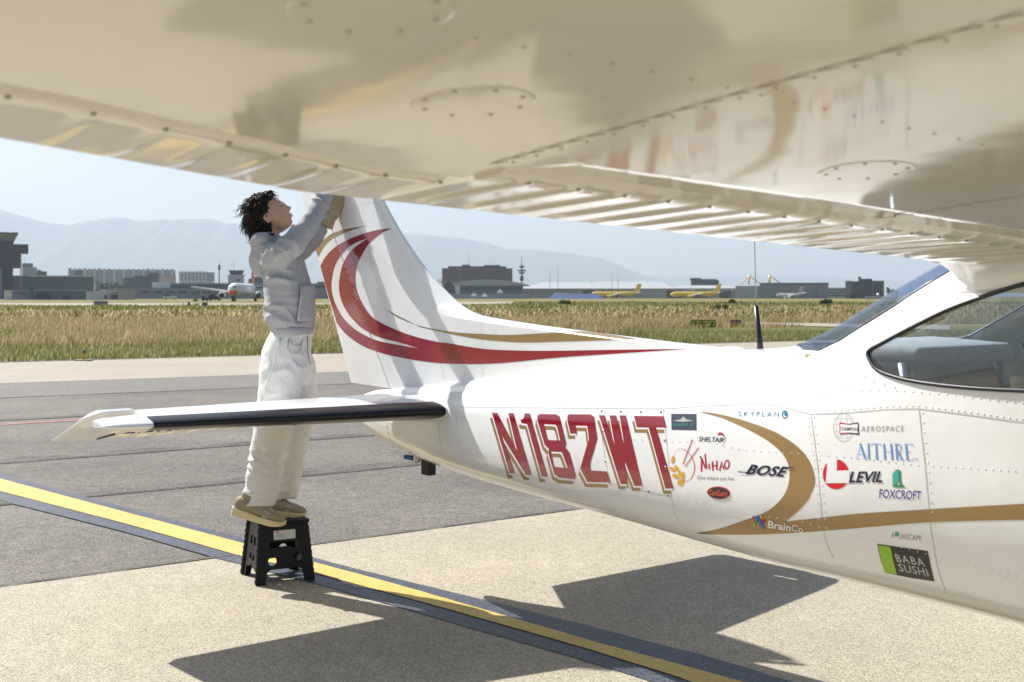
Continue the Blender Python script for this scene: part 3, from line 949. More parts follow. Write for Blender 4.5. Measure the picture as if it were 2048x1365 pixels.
    # rivet rows along ribs and spars
    if sg < 0:
        J = Joined()
        for yy_ in (1.5, 2.46, 3.5):
            for k in range(24):
                x = wing_te(yy_)[0] + .41 + k * .055
                if x < 4.6: J.box((x, sg * yy_, skin_lo(x, yy_) - .0006), (.0035, .0035, .0014))
        for xx in (3.93,):
            for k in range(90):
                y = .65 + k * .06
                if y < 5.1 and xx - wing_te(y)[0] > .39: J.box((xx, sg * y, skin_lo(xx, y) - .0006), (.003, .003, .0014))
        tag(J.obj('wing_rivet', M['dustrivet'], o), kind='stuff')
        J = Joined()
        for yy_ in (1.5, 2.46, 3.5):
            for k in range(28):
                x = wing_te(yy_)[0] + .40 + k * .042
                if x < 4.6: J.box((x, sg * (yy_ + .02), skin_lo(x, yy_) - .0004), (.0425, .003, .0012))
        tag(J.obj('wing_seam', M['dustrivet'], o), kind='stuff')
    # root fairing
    V, Fc = [], []
    n = 10
    for i in range(24):
        x = 2.96 + i * .08
        zt_ = skin_lo(max(x, 3.06), .62)
        y1 = .60
        for k in range(n + 1):
            u = k / n
            yb = fus_w(min(x, 3.1), min(1.56 + .0 * x, f_t(x) - .02)) if x > 2.9 else fus_w(x, f_t(x) - .06)
            zb = min(1.58, f_t(x) - .05)
            V.append((x, sg * (yb - .015 + (y1 - yb + .02) * (1 - math.cos(u * math.pi / 2))), zb + (zt_ + .012 - zb) * math.sin(u * math.pi / 2)))
        if i: Fc += [((i - 1) * (n + 1) + k, (i - 1) * (n + 1) + k + 1, i * (n + 1) + k + 1, i * (n + 1) + k) for k in range(n)]
    f = mesh_obj('wing_root_fairing', V, Fc, M['white'], PL, True)
    md = f.modifiers.new('s', 'SOLIDIFY'); md.thickness = .006
    bpy.context.view_layer.update(); bake(f)
    # strut and main wheel, forward of what the photo frames
    tube_obj('wing_strut', [(4.75, sg * .50, .66), (4.52, sg * 2.45, skin_lo(4.52, 2.45) + .03)], [(.022, .06), (.022, .06)], M['white'], PL, 16)
    g = tube_obj('main_gear_leg', [(3.75, sg * .36, .64), (3.72, sg * .8, .48), (3.7, sg * 1.16, .22)], [(.025, .07), (.022, .055), (.02, .04)], M['white'], PL, 12)
    wv, wf_ = tube_data([(3.7, sg * 1.13, .21), (3.7, sg * 1.145, .21), (3.7, sg * 1.22, .21), (3.7, sg * 1.235, .21)], [.17, .21, .21, .17], 28)
    wh = mesh_obj('main_wheel', wv, wf_, M['rubber'], PL, False)
    wv, wf_ = tube_data([(3.7, sg * 1.125, .21), (3.7, sg * 1.243, .21)], .1, 20)
    mesh_obj('hub', wv, wf_, M['dwhite'], wh)
    return o
wing_half(-1); wing_half(1)
roofm = Joined()
V, Fc = [], []
for i in range(20):
    x = 3.02 + i * .09
    for k in range(13):
        y = -.56 + k * 1.12 / 12
        V.append((x, y, max(skin_up(max(x, 3.36), .56) if x > 3.30 else 1.69 + (x - 3.02) * .25, 0) - .002 * 0))
    if i: Fc += [((i - 1) * 13 + k, (i - 1) * 13 + k + 1, i * 13 + k + 1, i * 13 + k) for k in range(12)]
ro = mesh_obj('cabin_roof', V, Fc, M['white'], PL, True)
md = ro.modifiers.new('s', 'SOLIDIFY'); md.thickness = .01
bpy.context.view_layer.update(); bake(ro)
tube_obj('nose_gear_leg', [(5.9, 0, .64), (6.0, 0, .2)], .03, M['steel'], PL)
wv, wf_ = tube_data([(6.0, -.06, .18), (6.0, -.045, .18), (6.0, .045, .18), (6.0, .06, .18)], [.14, .18, .18, .14], 24)
mesh_obj('nose_wheel', wv, wf_, M['rubber'], PL)

# ------------------------------------------------------------------ livery: vinyl and paint laid on the skin
def fill2d(loops):
    """triangulated flat fill of pixel loops (holes by even-odd)"""
    c = bpy.data.curves.new('tmp', 'CURVE')
    c.dimensions = '2D'
    c.fill_mode = 'BOTH'
    for lp in loops:
        s = c.splines.new('POLY')
        s.points.add(len(lp) - 1)
        for k, p in enumerate(lp): s.points[k].co = (p[0], -p[1], 0, 1)
        s.use_cyclic_u = True
    o = bpy.data.objects.new('tmp', c)
    COL.objects.link(o)
    bpy.context.view_layer.update()
    me = bpy.data.meshes.new_from_object(o.evaluated_get(bpy.context.evaluated_depsgraph_get()))
    bpy.data.objects.remove(o); bpy.data.curves.remove(c)
    return me
def spl(P, n=6, closed=False):
    """smooth open curve through pixel points"""
    P = [np.array(p, float) for p in P]
    Q = [2 * P[0] - P[1]] + P + [2 * P[-1] - P[-2]]
    out = []
    for i in range(1, len(Q) - 2):
        a, b, c, d = Q[i - 1], Q[i], Q[i + 1], Q[i + 2]
        for k in range(n):
            t = k / n
            out.append(tuple(.5 * ((2 * b) + (c - a) * t + (2 * a - 5 * b + 4 * c - d) * t * t + (3 * b - a - 3 * c + d) * t ** 3)))
    out.append(tuple(P[-1]))
    return out
def lay(me, name, m, parent, off, wf, maxe):
    bm = bmesh.new(); bm.from_mesh(me)
    bmesh.ops.remove_doubles(bm, verts=bm.verts, dist=1e-4)
    for _ in range(7):
        long = [e for e in bm.edges if e.calc_length() > maxe]
        if not long: break
        bmesh.ops.subdivide_edges(bm, edges=long, cuts=1)
        bmesh.ops.triangulate(bm, faces=[f for f in bm.faces if len(f.verts) > 3])
    for v in bm.verts: v.co = side(v.co.x, -v.co.y, off, wf)
    bmesh.ops.recalc_face_normals(bm, faces=bm.faces)
    for f in bm.faces: f.smooth = True
    return bm_obj(name, bm, m, parent)
def decal(name, loops, m, off=.0005, wf=None, parent=None, maxe=12, label=None):
    o = lay(fill2d(loops), name, M[m] if isinstance(m, str) else m, parent or PL, off, wf or fus_w, maxe)
    if label: o['label'] = label
    return o
def text_mesh(s, TL, TR, BL, shear=0.0, bold=0.0, space=1.0):
    """lettering fitted into the parallelogram TL, TR, BL"""
    c = bpy.data.curves.new('tmp', 'FONT')
    c.body = s; c.shear = shear; c.offset = bold; c.space_character = space; c.resolution_u = 3
    o = bpy.data.objects.new('tmp', c)
    COL.objects.link(o)
    bpy.context.view_layer.update()
    me = bpy.data.meshes.new_from_object(o.evaluated_get(bpy.context.evaluated_depsgraph_get()))
    bpy.data.objects.remove(o); bpy.data.curves.remove(c)
    xs = [v.co.x for v in me.vertices]; ys = [v.co.y for v in me.vertices]
    x0, x1, y0, y1 = min(xs), max(xs), min(ys), max(ys)
    for v in me.vertices:
        u, w = (v.co.x - x0) / (x1 - x0), (y1 - v.co.y) / (y1 - y0)
        px = TL[0] + (TR[0] - TL[0]) * u + (BL[0] - TL[0]) * w
        py = TL[1] + (TR[1] - TL[1]) * u + (BL[1] - TL[1]) * w
        v.co = (px, -py, 0)
    return me
def text(name, s, TL, TR, BL, m, off=.0006, parent=None, label=None, **k):
    o = lay(text_mesh(s, TL, TR, BL, **k), name, M[m], parent or PL, off, fus_w, 12)
    if label: o['label'] = label
    return o
def stroke(P, w):
    """pixel polyline of width w (scalar or list) -> loop"""
    P = [np.array(p, float) for p in P]
    L, R = [], []
    for i, p in enumerate(P):
        t = P[min(i + 1, len(P) - 1)] - P[max(i - 1, 0)]
        t = t / (np.linalg.norm(t) + 1e-9)
        q = np.array((-t[1], t[0])) * (w[i] if hasattr(w, '__len__') else w) / 2
        L.append(tuple(p + q)); R.append(tuple(p - q))
    return L + R[::-1]
def ellipse(cx, cy, rx, ry, n=36, tilt=0.0, a0=0, a1=360):
    out = []
    for k in range(n if a1 - a0 == 360 else n + 1):
        a = math.radians(a0 + (a1 - a0) * k / n)
        x, y = rx * math.cos(a), ry * math.sin(a)
        out.append((cx + x * math.cos(tilt) - y * math.sin(tilt), cy + x * math.sin(tilt) + y * math.cos(tilt)))
    return out
def c6(P): return [(960 + x / 4.014, 780 + y / 4.014) for x, y in P]
def c7(P): return [(1300 + x / 4.4025, 780 + y / 4.4025) for x, y in P]
def c8(P): return [(1600 + x / 3.25, 780 + y / 3.25) for x, y in P]
def c4(P): return [(600 + x / 3.25, 380 + y / 3.25) for x, y in P]
def c6b(P): return [(820 + x / 4.014, 440 + y / 4.014) for x, y in P]

# registration: red letters with white keyline and gold drop shade
LET = {
 'N': [[(97, 185), (139, 185), (300, 490), (228, 187), (270, 188), (415, 685), (370, 683), (178, 372), (283, 670), (240, 668)]],
 '1': [[(360, 190), (401, 190), (544, 698), (497, 697), (380, 275), (335, 268), (328, 242), (352, 232)]],
 '8': [[(482, 195), (612, 197), (640, 214), (694, 432), (684, 458), (718, 500), (770, 692), (762, 718), (640, 706), (598, 678), (550, 505), (556, 480), (520, 440), (462, 245), (464, 208)],
       [(516, 276), (606, 280), (620, 296), (645, 407), (556, 404), (542, 390)], [(572, 496), (650, 498), (664, 512), (705, 628), (606, 620), (592, 604)]],
 '2': [[(716, 197), (890, 198), (918, 218), (943, 395), (885, 590), (888, 648), (1020, 655), (1046, 744), (862, 738), (808, 636), (876, 400), (862, 290), (770, 287), (780, 352), (728, 352), (703, 245), (703, 210)]],
 'W': [[(957, 205), (1002, 205), (1083, 440), (1042, 206), (1092, 206), (1160, 440), (1122, 206), (1172, 206), (1303, 770), (1240, 770), (1165, 575), (1188, 757), (1132, 757)]],
 'T': [[(1238, 210), (1475, 212), (1498, 305), (1415, 303), (1553, 792), (1490, 792), (1355, 303), (1260, 302)]]}
for ch in 'N182WT':
    lp = LET[ch]
    r = decal('registration_letter', [c6(l) for l in lp], 'red', .0012, maxe=9)
    sh = [[(x - 17, y + 42) for x, y in l] for l in lp]
    mid = [[(x - 5, y + 15) for x, y in l] for l in lp]
    decal('shade', [c6(l) for l in sh], 'gold', .0005, parent=r, maxe=9)
    decal('keyline', [c6(l) for l in mid], 'dwhite', .0008, parent=r, maxe=9)

# gold swoosh along the fuselage
up = spl(c7([(425, 190), (600, 213), (800, 262), (1000, 330), (1150, 398), (1300, 502), (1400, 620), (1450, 765), (1440, 860), (1385, 975), (1290, 1080), (1195, 1160)]))
topb = spl([(1571.4, 1043.5), (1640, 1036), (1720, 1027.5), (1815, 1021.5), (1930, 1014.5), (2048, 1008)] + [(2200, 1000), (2420, 990)], 4)
botb = spl([(2420, 1036), (2200, 1038), (2048, 1040), (1861, 1045), (1700, 1058), (1600, 1065.5), (1504, 1069.7), (1413, 1069), (1392, 1066.5)], 4)
inn = spl(c7([(405, 1262), (600, 1225), (800, 1160), (1000, 1085), (1130, 990), (1205, 880), (1228, 760), (1215, 650), (1150, 545), (1030, 445), (850, 345), (650, 255)]))
decal('stripe', [up[:-1] + topb + botb[:-1] + inn], 'gold', .0005, maxe=12, label='gold swoosh curling along the fuselage side')

# fin stripes
g1 = spl(c4([(98, 385), (140, 340), (200, 290), (300, 256), (440, 233)])) + spl(c4([(440, 233), (330, 266), (240, 301), (170, 352), (118, 437)]))[1:]
decal('stripe', [g1], 'gold', .0010, fin_w, maxe=9, label='gold sliver at the top of the tail fin')
g2 = spl([(767.7, 617.5), (800, 637), (846, 653.8), (907.7, 664.6), (964.5, 668.4), (1019, 670.4), (1106, 666), (1181, 664), (1276, 678.9)]) + spl([(1276, 678.9), (1200, 681.3), (1106, 684), (1044, 685), (964.5, 679.2), (895, 667), (840, 654.2)])[1:]
decal('stripe', [g2], 'gold', .0010, fin_w, maxe=9, label='gold ribbon along the dorsal fin')
o1 = spl(c4([(595, 250), (500, 262), (400, 290), (300, 330), (220, 380), (165, 438), (133, 495)]))
o2 = spl(c4([(133, 495), (185, 685), (240, 868)]), 3)
o3 = spl(c4([(240, 868), (300, 938), (400, 1010), (520, 1058), (650, 1090), (800, 1115), (960, 1130)]) + c6b([(580, 1157), (800, 1145), (1150, 1110), (1500, 1085), (2007, 1052)]) + [(1385, 698)])
o4 = spl([(1385, 698)] + c6b([(2007, 1040), (1600, 1045), (1150, 1052), (850, 1050), (580, 1035), (300, 990)]) + c4([(900, 990), (750, 955), (600, 900), (480, 835), (420, 762), (375, 670), (360, 580), (370, 500), (400, 430), (450, 350), (520, 290), (595, 250)]))
h1 = spl(c4([(440, 315), (340, 357), (270, 422), (225, 500), (206, 590), (207, 660), (230, 740), (280, 830), (350, 900), (430, 950), (520, 985), (650, 1010), (772, 1031)]))
h2 = spl(c4([(772, 1031), (650, 994), (540, 966), (450, 928), (380, 880), (310, 800), (270, 720), (254, 640), (260, 560), (285, 470), (340, 390), (440, 315)]))
decal('stripe', [o1 + o2[1:] + o3[1:] + o4[1:-1], h1 + h2[1:-1]], 'red', .0010, fin_w, maxe=9, label='large red crescent sweeping round the tail fin')

SD = 'sponsor_decal'
# dark plate with a white tent roof
d = decal(SD, [[(1342.5, 828), (1393, 828.3), (1393.3, 861), (1343, 860)]], 'slate', .0005, label='dark rectangle with a white tent roof')
decal('tent_print', [c7([(205, 272), (270, 262), (297, 235), (325, 262), (390, 274), (330, 280), (297, 284), (262, 280)])], 'lgrey', .002, parent=d)
text('letters', 'RUNWAY 18', (1348.5, 847), (1387, 846), (1348.5, 853.5), 'mint', .002, parent=d, space=1.25)
text(SD, 'SKYPLAN', (1477.5, 823.5), (1558, 824.5), (1477, 833), 'teal', space=1.55, label='blue spaced capitals beside a round teal badge')
d = decal(SD, [ellipse(1569.8, 829.5, 6, 8.6)], 'teal', label='round teal badge')
decal('highlight', [ellipse(1570.8, 830.5, 3.6, 5)], 'dwhite', .0009, parent=d)
decal('core', [ellipse(1571.8, 828.5, 3.2, 4.6)], 'teal', .0011, parent=d)
d = text(SD, 'SHELTAIR', (1397.5, 873.5), (1448, 876), (1397, 883), 'navy', shear=.25, bold=.012, label='navy slanted capitals under a red arc')
decal('arc', [spl(c7([(590, 400), (612, 376), (640, 382), (660, 415), (664, 450), (650, 480), (628, 492), (655, 470), (660, 440), (650, 410), (625, 395)]))], 'crimson', .0009, parent=d)
# bowl, chopsticks and wheat
d = decal(SD, [stroke(spl(c7([(212, 580), (225, 548), (255, 524), (290, 522), (330, 545), (368, 595), (390, 655), (388, 720), (365, 775), (335, 800), (300, 806)])), [.5] * 20 + [1.6] * 30 + [1.0] * 11)], 'coral', label='thin red ring with chopsticks and golden wheat ears')
decal('chopstick', [stroke(c7([(374, 438), (290, 655)]), 1.7)], 'crimson', .0010, parent=d)
decal('chopstick', [stroke(c7([(428, 510), (310, 676)]), 1.7)], 'crimson', .0010, parent=d)
for cx, cy_, rx, ry, t in [(202, 615, 15, 34, .15), (200, 700, 30, 17, .5), (235, 690, 14, 30, -.5), (225, 760, 32, 18, .35), (262, 735, 14, 34, -.35), (287, 765, 17, 44, .1), (270, 815, 30, 26, -.4)]:
    decal('wheat_grain', [ellipse(*c7([(cx, cy_)])[0], rx / 4.4, ry / 4.4, 16, t)], 'wheat', .0010, parent=d)
# hand lettered red word built from brush strokes
nb = [([(452, 720), (455, 600)], 13), ([(440, 585), (458, 612), (488, 690), (497, 690)], 13), ([(497, 690), (485, 565)], 12), ([(520, 650), (522, 700)], 11),
      ([(549, 630), (553, 712)], 12), ([(590, 622), (588, 705)], 12), ([(550, 672), (592, 664)], 9), ([(612, 712), (632, 628), (652, 705)], 12), ([(618, 680), (648, 674)], 8)]
d = decal(SD, [stroke(c7(p), w / 4.4) for p, w in nb[:1]], 'crimson', label='red hand-brushed word above small grey script')
for p, w in nb[1:]: decal('brush_stroke', [stroke(c7(p), w / 4.4)], 'crimson', .0007, parent=d)
decal('brush_stroke', [ellipse(*c7([(678, 658)])[0], 5.6, 9.6, 24, .12), ellipse(*c7([(677, 658)])[0], 3.2, 6.8, 24, .12)], 'crimson', .0007, parent=d)
text('small_script', 'Give where you live', (1394.5, 951), (1468.5, 953.5), (1394.5, 962), 'greyv', .0007, parent=d)
d = decal(SD, [ellipse(1437.5, 986, 23.4, 12.8, 40, .08)], 'coral', label='dark oval badge with orange letters')
decal('badge_face', [ellipse(1437.5, 986, 21.8, 11.3, 40, .08)], 'maroon', .002, parent=d)
text('letters', 'CamGuard', (1419.5, 979.5), (1455.5, 982.5), (1419.5, 990.5), 'coral', .0030, parent=d, bold=.01)
d = text(SD, 'BOSE', (1495.5, 928.5), (1579, 934.5), (1491, 949), 'navy', .0012, shear=.35, bold=.03, space=1.06, label='bold navy slanted word with two thin bars')
decal('bar', [stroke(c7([(778, 722), (860, 728)]), 1.9)], 'navy', .003, parent=d)
decal('bar', [stroke(c7([(1175, 680), (1268, 687)]), 1.9)], 'navy', .003, parent=d)
d = text(SD, 'Brain', (1538.5, 1040.5), (1584, 1047.5), (1536.5, 1055.5), 'dwhite', .003, bold=.02, label='white word on the gold band beside coloured dots')
text('thin_letters', 'Co', (1585, 1048.5), (1608, 1052.5), (1584, 1061.5), 'dwhite', .003, parent=d)
for x, y, r, mm in [(915, 1120, 2, 'lred'), (912, 1152, 1.8, 'wheat'), (925, 1185, 2.2, 'lime'), (950, 1125, 4.0, 'blue'), (968, 1152, 2.6, 'blue'), (985, 1182, 4.0, 'blue'), (983, 1120, 2.2, 'wheat'), (1004, 1152, 2.8, 'lred'), (1005, 1212, 1.8, 'purple'), (942, 1160, 1.8, 'green')]:
    decal('dot', [ellipse(*c7([(x, y)])[0], r, r * 1.2, 14)], mm, .0032, parent=d)
# globe and bow-tie badge
gl = [[(ellipse(1687.5, 855, 21, 29.5, 40)), (ellipse(1687.5, 855, 20.3, 28.8, 40))]]
d = decal(SD, gl[0], 'lgrey', label='pale wire globe behind a red and navy bow-tie badge')
for rx in (8, 16): decal('globe_line', [ellipse(1687.5, 855, rx, 29.5, 32), ellipse(1687.5, 855, rx - .6, 29, 32)], 'lgrey', .0006, parent=d)
for yy_, hw in ((-18, 15.5), (-6, 20), (8, 19.5), (19, 15)): decal('globe_line', [stroke([(1687.5 - hw, 855 + yy_), (1687.5 + hw, 855 + yy_ + 1)], .6)], 'lgrey', .0006, parent=d)
decal('bow_tie', [c8([(257, 212), (318, 222), (318, 284), (258, 290)])], 'crimson', .0009, parent=d)
decal('bow_tie', [c8([(318, 222), (380, 212), (383, 292), (318, 284)])], 'navy', .0009, parent=d)
decal('badge_face', [c8([(262, 222), (320, 229), (376, 221), (377, 283), (320, 277), (263, 281)])], 'dwhite', .0011, parent=d)
text('letters', 'CHAMPION', (1680.5, 854.5), (1715.5, 855.5), (1680.5, 861.5), 'black', .0014, parent=d, bold=.006)
text(SD, 'AEROSPACE', (1723, 852.5), (1807.5, 851.8), (1722.5, 864), 'greyv', space=1.35, label='grey spaced capitals right of the globe badge')
# tall thin blue serif capitals
def serif(P, w): return stroke(c8(P), w / 3.25)
d = decal(SD, [serif([(368, 446), (400, 351)], 3)], 'lblue', label='tall thin pale blue serif capitals')
for P, w in [([(392, 351), (424, 449)], 12), ([(379, 418), (412, 420)], 3), ([(363, 446), (378, 447)], 3), ([(410, 449), (432, 450)], 3), ([(446, 351), (448, 450)], 11), ([(438, 351), (455, 351)], 3), ([(438, 450), (458, 451)], 3),
             ([(466, 352), (526, 353)], 4), ([(495, 352), (500, 452)], 11), ([(467, 352), (466, 368)], 3), ([(525, 353), (527, 370)], 3), ([(490, 452), (510, 453)], 3),
             ([(546, 352), (553, 454)], 11), ([(592, 353), (600, 455)], 11), ([(550, 402), (596, 404)], 3), ([(540, 352), (554, 352)], 3), ([(586, 353), (600, 353)], 3), ([(546, 454), (562, 454)], 3), ([(592, 455), (608, 455)], 3),
             ([(624, 353), (632, 456)], 11), ([(616, 353), (640, 353), (654, 364), (658, 380), (654, 396), (642, 403), (628, 403)], 6), ([(642, 403), (662, 456), (674, 457)], 10), ([(624, 456), (642, 457)], 3),
             ([(688, 354), (698, 457)], 11), ([(680, 353), (732, 353)], 4), ([(732, 353), (734, 370)], 3), ([(692, 403), (722, 405)], 4), ([(690, 457), (736, 458), (738, 438)], 4)]:
    decal('letter_stroke', [serif(P, w)], 'lblue', .0007, parent=d)
decal('letter_stroke', [ellipse(*c8([(757, 450)])[0], 1.8, 1.8, 10)], 'lblue', .0007, parent=d)
d = decal(SD, [ellipse(1672, 949, 26.2, 30, 48)], 'lred', label='red disc with a white block letter and a navy word')
decal('block_letter', [c8([(182, 448), (242, 446), (240, 526), (322, 523), (324, 606), (168, 607)])], 'dwhite', .0009, parent=d)
text('letters', 'LEVIL', (1700, 943.5), (1767.5, 943), (1697.5, 966), 'navy', .0010, parent=d, shear=.18, bold=.025)
d = text(SD, 'FOXCROFT', (1759.5, 978.5), (1843, 982.5), (1758.5, 996.5), 'purple', bold=.006, label='indigo capitals under a green tower block')
decal('tower_print', [c8([(600, 548), (624, 518), (640, 518), (640, 600), (602, 628)])], 'mint', .0006, parent=d)
decal('tower_print', [c8([(640, 516), (656, 528), (658, 612), (640, 604)])], 'green', .0006, parent=d)
decal('tower_print', [c8([(600, 634), (625, 608), (640, 622), (660, 606), (686, 636)])], 'green', .0009, parent=d)
d = text(SD, 'A  UASCAPE', (1782, 1065.5), (1843, 1072), (1782.5, 1076), 'greyv', space=1.05, label='small thin grey and teal word')
decal('dot', [ellipse(*c8([(630, 938)])[0], 4, 4.6, 18)], 'mint', .002, parent=d)
q = [(502, 1002), (832, 1048), (875, 1246), (552, 1190)]
d = decal(SD, [c8([(502, 1002), (670, 1025), (832, 1048), (850, 1140), (875, 1246), (715, 1222), (552, 1190), (522, 1100)])], 'black', .0005, label='black plate with a lime green bar and white capitals')
for k in range(5):
    x0, x1 = 512 + k * 16, 512 + k * 16 + 14.5
    decal('lime_bar', [c8([(x0, 1008 + k * 2.4), (x1, 1010 + k * 2.4), (x1 + 17, 1098 + k * 2.4), (x1 + 41, 1190 + k * 2), (x0 + 41, 1188 + k * 2), (x0 + 17, 1098 + k * 2)])], 'lime', .002, parent=d)
text('letters', 'BABA', (1789.5, 1107), (1846.5, 1117), (1795, 1123), 'lgrey', .002, parent=d, bold=.012, space=1.2)
text('letters', 'SUSHI', (1796, 1126), (1854, 1136.5), (1800.5, 1142), 'lgrey', .002, parent=d, bold=.012, space=1.1)

# panel seams and rivets
def seams(paths, wf, w=1.0, name='panel_seam', m='seam'):
    J = Joined()
    for P in paths:
        L = [np.array(p, float) for p in P]
        pts = []
        for a, b in zip(L, L[1:]):
            n = max(2, int(np.linalg.norm(b - a) / 12))
            pts += [a + (b - a) * k / n for k in range(n)]
        pts.append(L[-1])
        A = [side(p[0], p[1], .0004, wf) for p in pts]
        V, Fc = [], []
        for i, p in enumerate(A):
            t = (A[min(i + 1, len(A) - 1)] - A[max(i - 1, 0)]).normalized()
            nn = nrm(wf, p.x, p.z)
            q = t.cross(nn) * (.0016 * w)
            V += [p + q, p - q]
            if i: Fc.append((2 * i - 2, 2 * i, 2 * i + 1, 2 * i - 1))
        J.add(V, Fc)
    return tag(J.obj(name, M[m], PL), kind='stuff')
seams([[(905, 814), (1000, 815.5), (1195, 817), (1328, 818), (1400, 813), (1470, 809.5), (1545, 809), (1620, 829), (1700, 826), (1770, 820), (1835, 818), (1920, 828), (2040, 845), (2150, 850)],
       [(1326, 818), (1335, 900), (1343, 995), (1350, 1028), (1366, 1054), (1392, 1068)], [(1622, 830), (1635, 930), (1645, 1050), (1652, 1085), (1668, 1118)],
       [(1838, 820), (1850, 930), (1862, 1060), (1876, 1140), (1892, 1185)], [(913, 832), (916, 880), (922, 905)], [(1196, 818), (1212, 930), (1222, 968), (1290, 983), (1343, 995)]], fus_w)
seams([[(775, 845), (778, 868), (786, 890), (803, 911)], [(876, 845), (880, 880), (884, 905)], [(790, 841), (880, 842)]], fus_w, 1.5)
seams([[(964, 632), (964.5, 757)], [(770, 470), (800, 460)], [(889, 757), (880, 720), (868, 680)], [(775, 400), (724, 410), (740, 520), (768, 600), (778, 650)]], fin_w, .7)
J = Joined()
def rivets(P, step, wf, r=.0029, J=J):
    L = [np.array(p, float) for p in P]
    tot = sum(np.linalg.norm(b - a) for a, b in zip(L, L[1:]))
    d = np.r_[0, np.cumsum([np.linalg.norm(b - a) for a, b in zip(L, L[1:])])]
    for s in np.arange(0, tot, step):
        px, py = (np.interp(s, d, [p[k] for p in L]) for k in (0, 1))
        p = side(px, py, 0, wf); n = nrm(wf, p.x, p.z)
        u = n.orthogonal().normalized(); v = n.cross(u)
        V = [p + (u * math.cos(a * math.pi / 3) + v * math.sin(a * math.pi / 3)) * r for a in range(6)]
        V += [p + n * r * .32 + (u * math.cos(a * math.pi / 3) + v * math.sin(a * math.pi / 3)) * r * .6 for a in range(6)]
        V.append(p + n * r * .42)
        J.add(V, [(a, (a + 1) % 6, 6 + (a + 1) % 6, 6 + a) for a in range(6)] + [(6 + a, 6 + (a + 1) % 6, 12) for a in range(6)])
rivets([(905, 809), (1000, 810), (1195, 812), (1328, 812), (1400, 807), (1470, 803.5), (1545, 803), (1620, 822), (1700, 820), (1770, 814), (1835, 812), (1920, 822), (2040, 839), (2150, 845)], 13, fus_w)
rivets([(1300, 797), (1400, 788), (1450, 782), (1545, 780), (1620, 786), (1700, 782), (1800, 782), (1900, 790), (2040, 806), (2150, 812)], 17, fus_w)
rivets([(925, 857), (985, 862), (1330, 884), (1420, 884), (1480, 900), (1600, 908), (1700, 915), (1830, 930), (2040, 943)], 15, fus_w)
rivets([(945, 907), (1010, 915), (1090, 935), (1200, 975)], 11, fus_w)
rivets([(1356, 993), (1430, 1012), (1500, 1030), (1600, 1042), (1680, 1065), (1800, 1095), (1900, 1120), (2040, 1152)], 17, fus_w)
rivets([(1352, 1010), (1400, 1030), (1450, 1048)], 15, fus_w)
for dx in (-6, 6):
    rivets([(1622 + dx, 836), (1635 + dx, 930), (1645 + dx, 1050), (1652 + dx, 1085)], 17, fus_w)
rivets([(1845, 826), (1856, 930), (1868, 1060), (1882, 1140)], 20, fus_w)
rivets([(1500, 1086), (1600, 1112), (1700, 1138), (1800, 1166), (1900, 1192), (2000, 1216)], 20, fus_w)
rivets([(1980, 1147), (2060, 1164)], 18, fus_w); rivets([(1975, 1168), (1990, 1190), (2000, 1215)], 16, fus_w)
rivets([(1640, 720), (1700, 690), (1780, 640), (1860, 600)], 20, fus_w, .0035)
rivets([(1690, 700), (1715, 735), (1735, 760), (1800, 778)], 22, fus_w, .0035)
rivets([(984, 753), (1100, 739), (1230, 722), (1400, 703)], 9, fin_w, .003)
rivets([(961, 635), (961, 755)], 8, fin_w, .0026); rivets([(968, 635), (968, 755)], 8, fin_w, .0026)
rivets([(800, 470), (830, 550), (870, 610), (960, 665)], 9, fin_w, .0026)
rivets([(860, 670), (885, 715), (900, 752)], 8, fin_w, .0026); rivets([(800, 690), (808, 760)], 8, fin_w, .0026)
tag(J.obj('rivet', M['rivet'], PL, True), kind='stuff')
J = Joined()
for p in [(1203, 822), (1241, 823), (1282, 824), (1322, 824), (1206, 862), (1210, 922), (1218, 965), (1255, 972), (1297, 983), (1336, 991), (1329, 880), (1331, 935)]:
    rivets([p, (p[0] + .5, p[1])], 9, fus_w, .0065, J)
for p in [(773, 853), (776, 867), (780, 880), (786, 892), (792, 904), (781, 847), (883, 843), (807, 912), (820, 906), (835, 913), (850, 918)]:
    rivets([p, (p[0] + .5, p[1])], 9, fus_w, .005, J)
tag(J.obj('panel_screw', M['screw'], PL), kind='stuff')

# ------------------------------------------------------------------ folding step stool
def heather(name, a, b, rough=.9, bscale=9.0, bump=.35, fibre=420):
    m = bpy.data.materials.new(name); m.use_nodes = True
    nt = m.node_tree; L = nt.links.new
    bs = nt.nodes['Principled BSDF']
    bs.inputs['Roughness'].default_value = rough
    bs.inputs['Specular IOR Level'].default_value = .15
    tc = nt.nodes.new('ShaderNodeTexCoord')
    n = nt.nodes.new('ShaderNodeTexNoise'); n.inputs['Scale'].default_value = fibre; n.inputs['Detail'].default_value = 2
    L(tc.outputs['Object'], n.inputs['Vector'])
    L(ramp(nt, n.outputs['Fac'], [(.38, a), (.62, b)]), bs.inputs['Base Color'])
    n2 = nt.nodes.new('ShaderNodeTexNoise'); n2.inputs['Scale'].default_value = bscale; n2.inputs['Detail'].default_value = 4; n2.inputs['Distortion'].default_value = .8
    L(tc.outputs['Object'], n2.inputs['Vector'])
    bp = nt.nodes.new('ShaderNodeBump'); bp.inputs['Strength'].default_value = bump; bp.inputs['Distance'].default_value = .03
    L(n2.outputs['Fac'], bp.inputs['Height']); L(bp.outputs['Normal'], bs.inputs['Normal'])
    return m
M['hoodie'] = heather('heather grey fleece', (.32, .315, .32), (.43, .425, .43), bscale=14, bump=.25)
M['denim'] = heather('washed white denim', (.64, .63, .60), (.75, .74, .71), bscale=16, bump=.3, fibre=600)
M['suede'] = heather('taupe suede', (.27, .225, .16), (.36, .305, .22), bscale=40, bump=.2)
M['sole'] = mat('cream gum sole', (.66, .56, .31), .6)
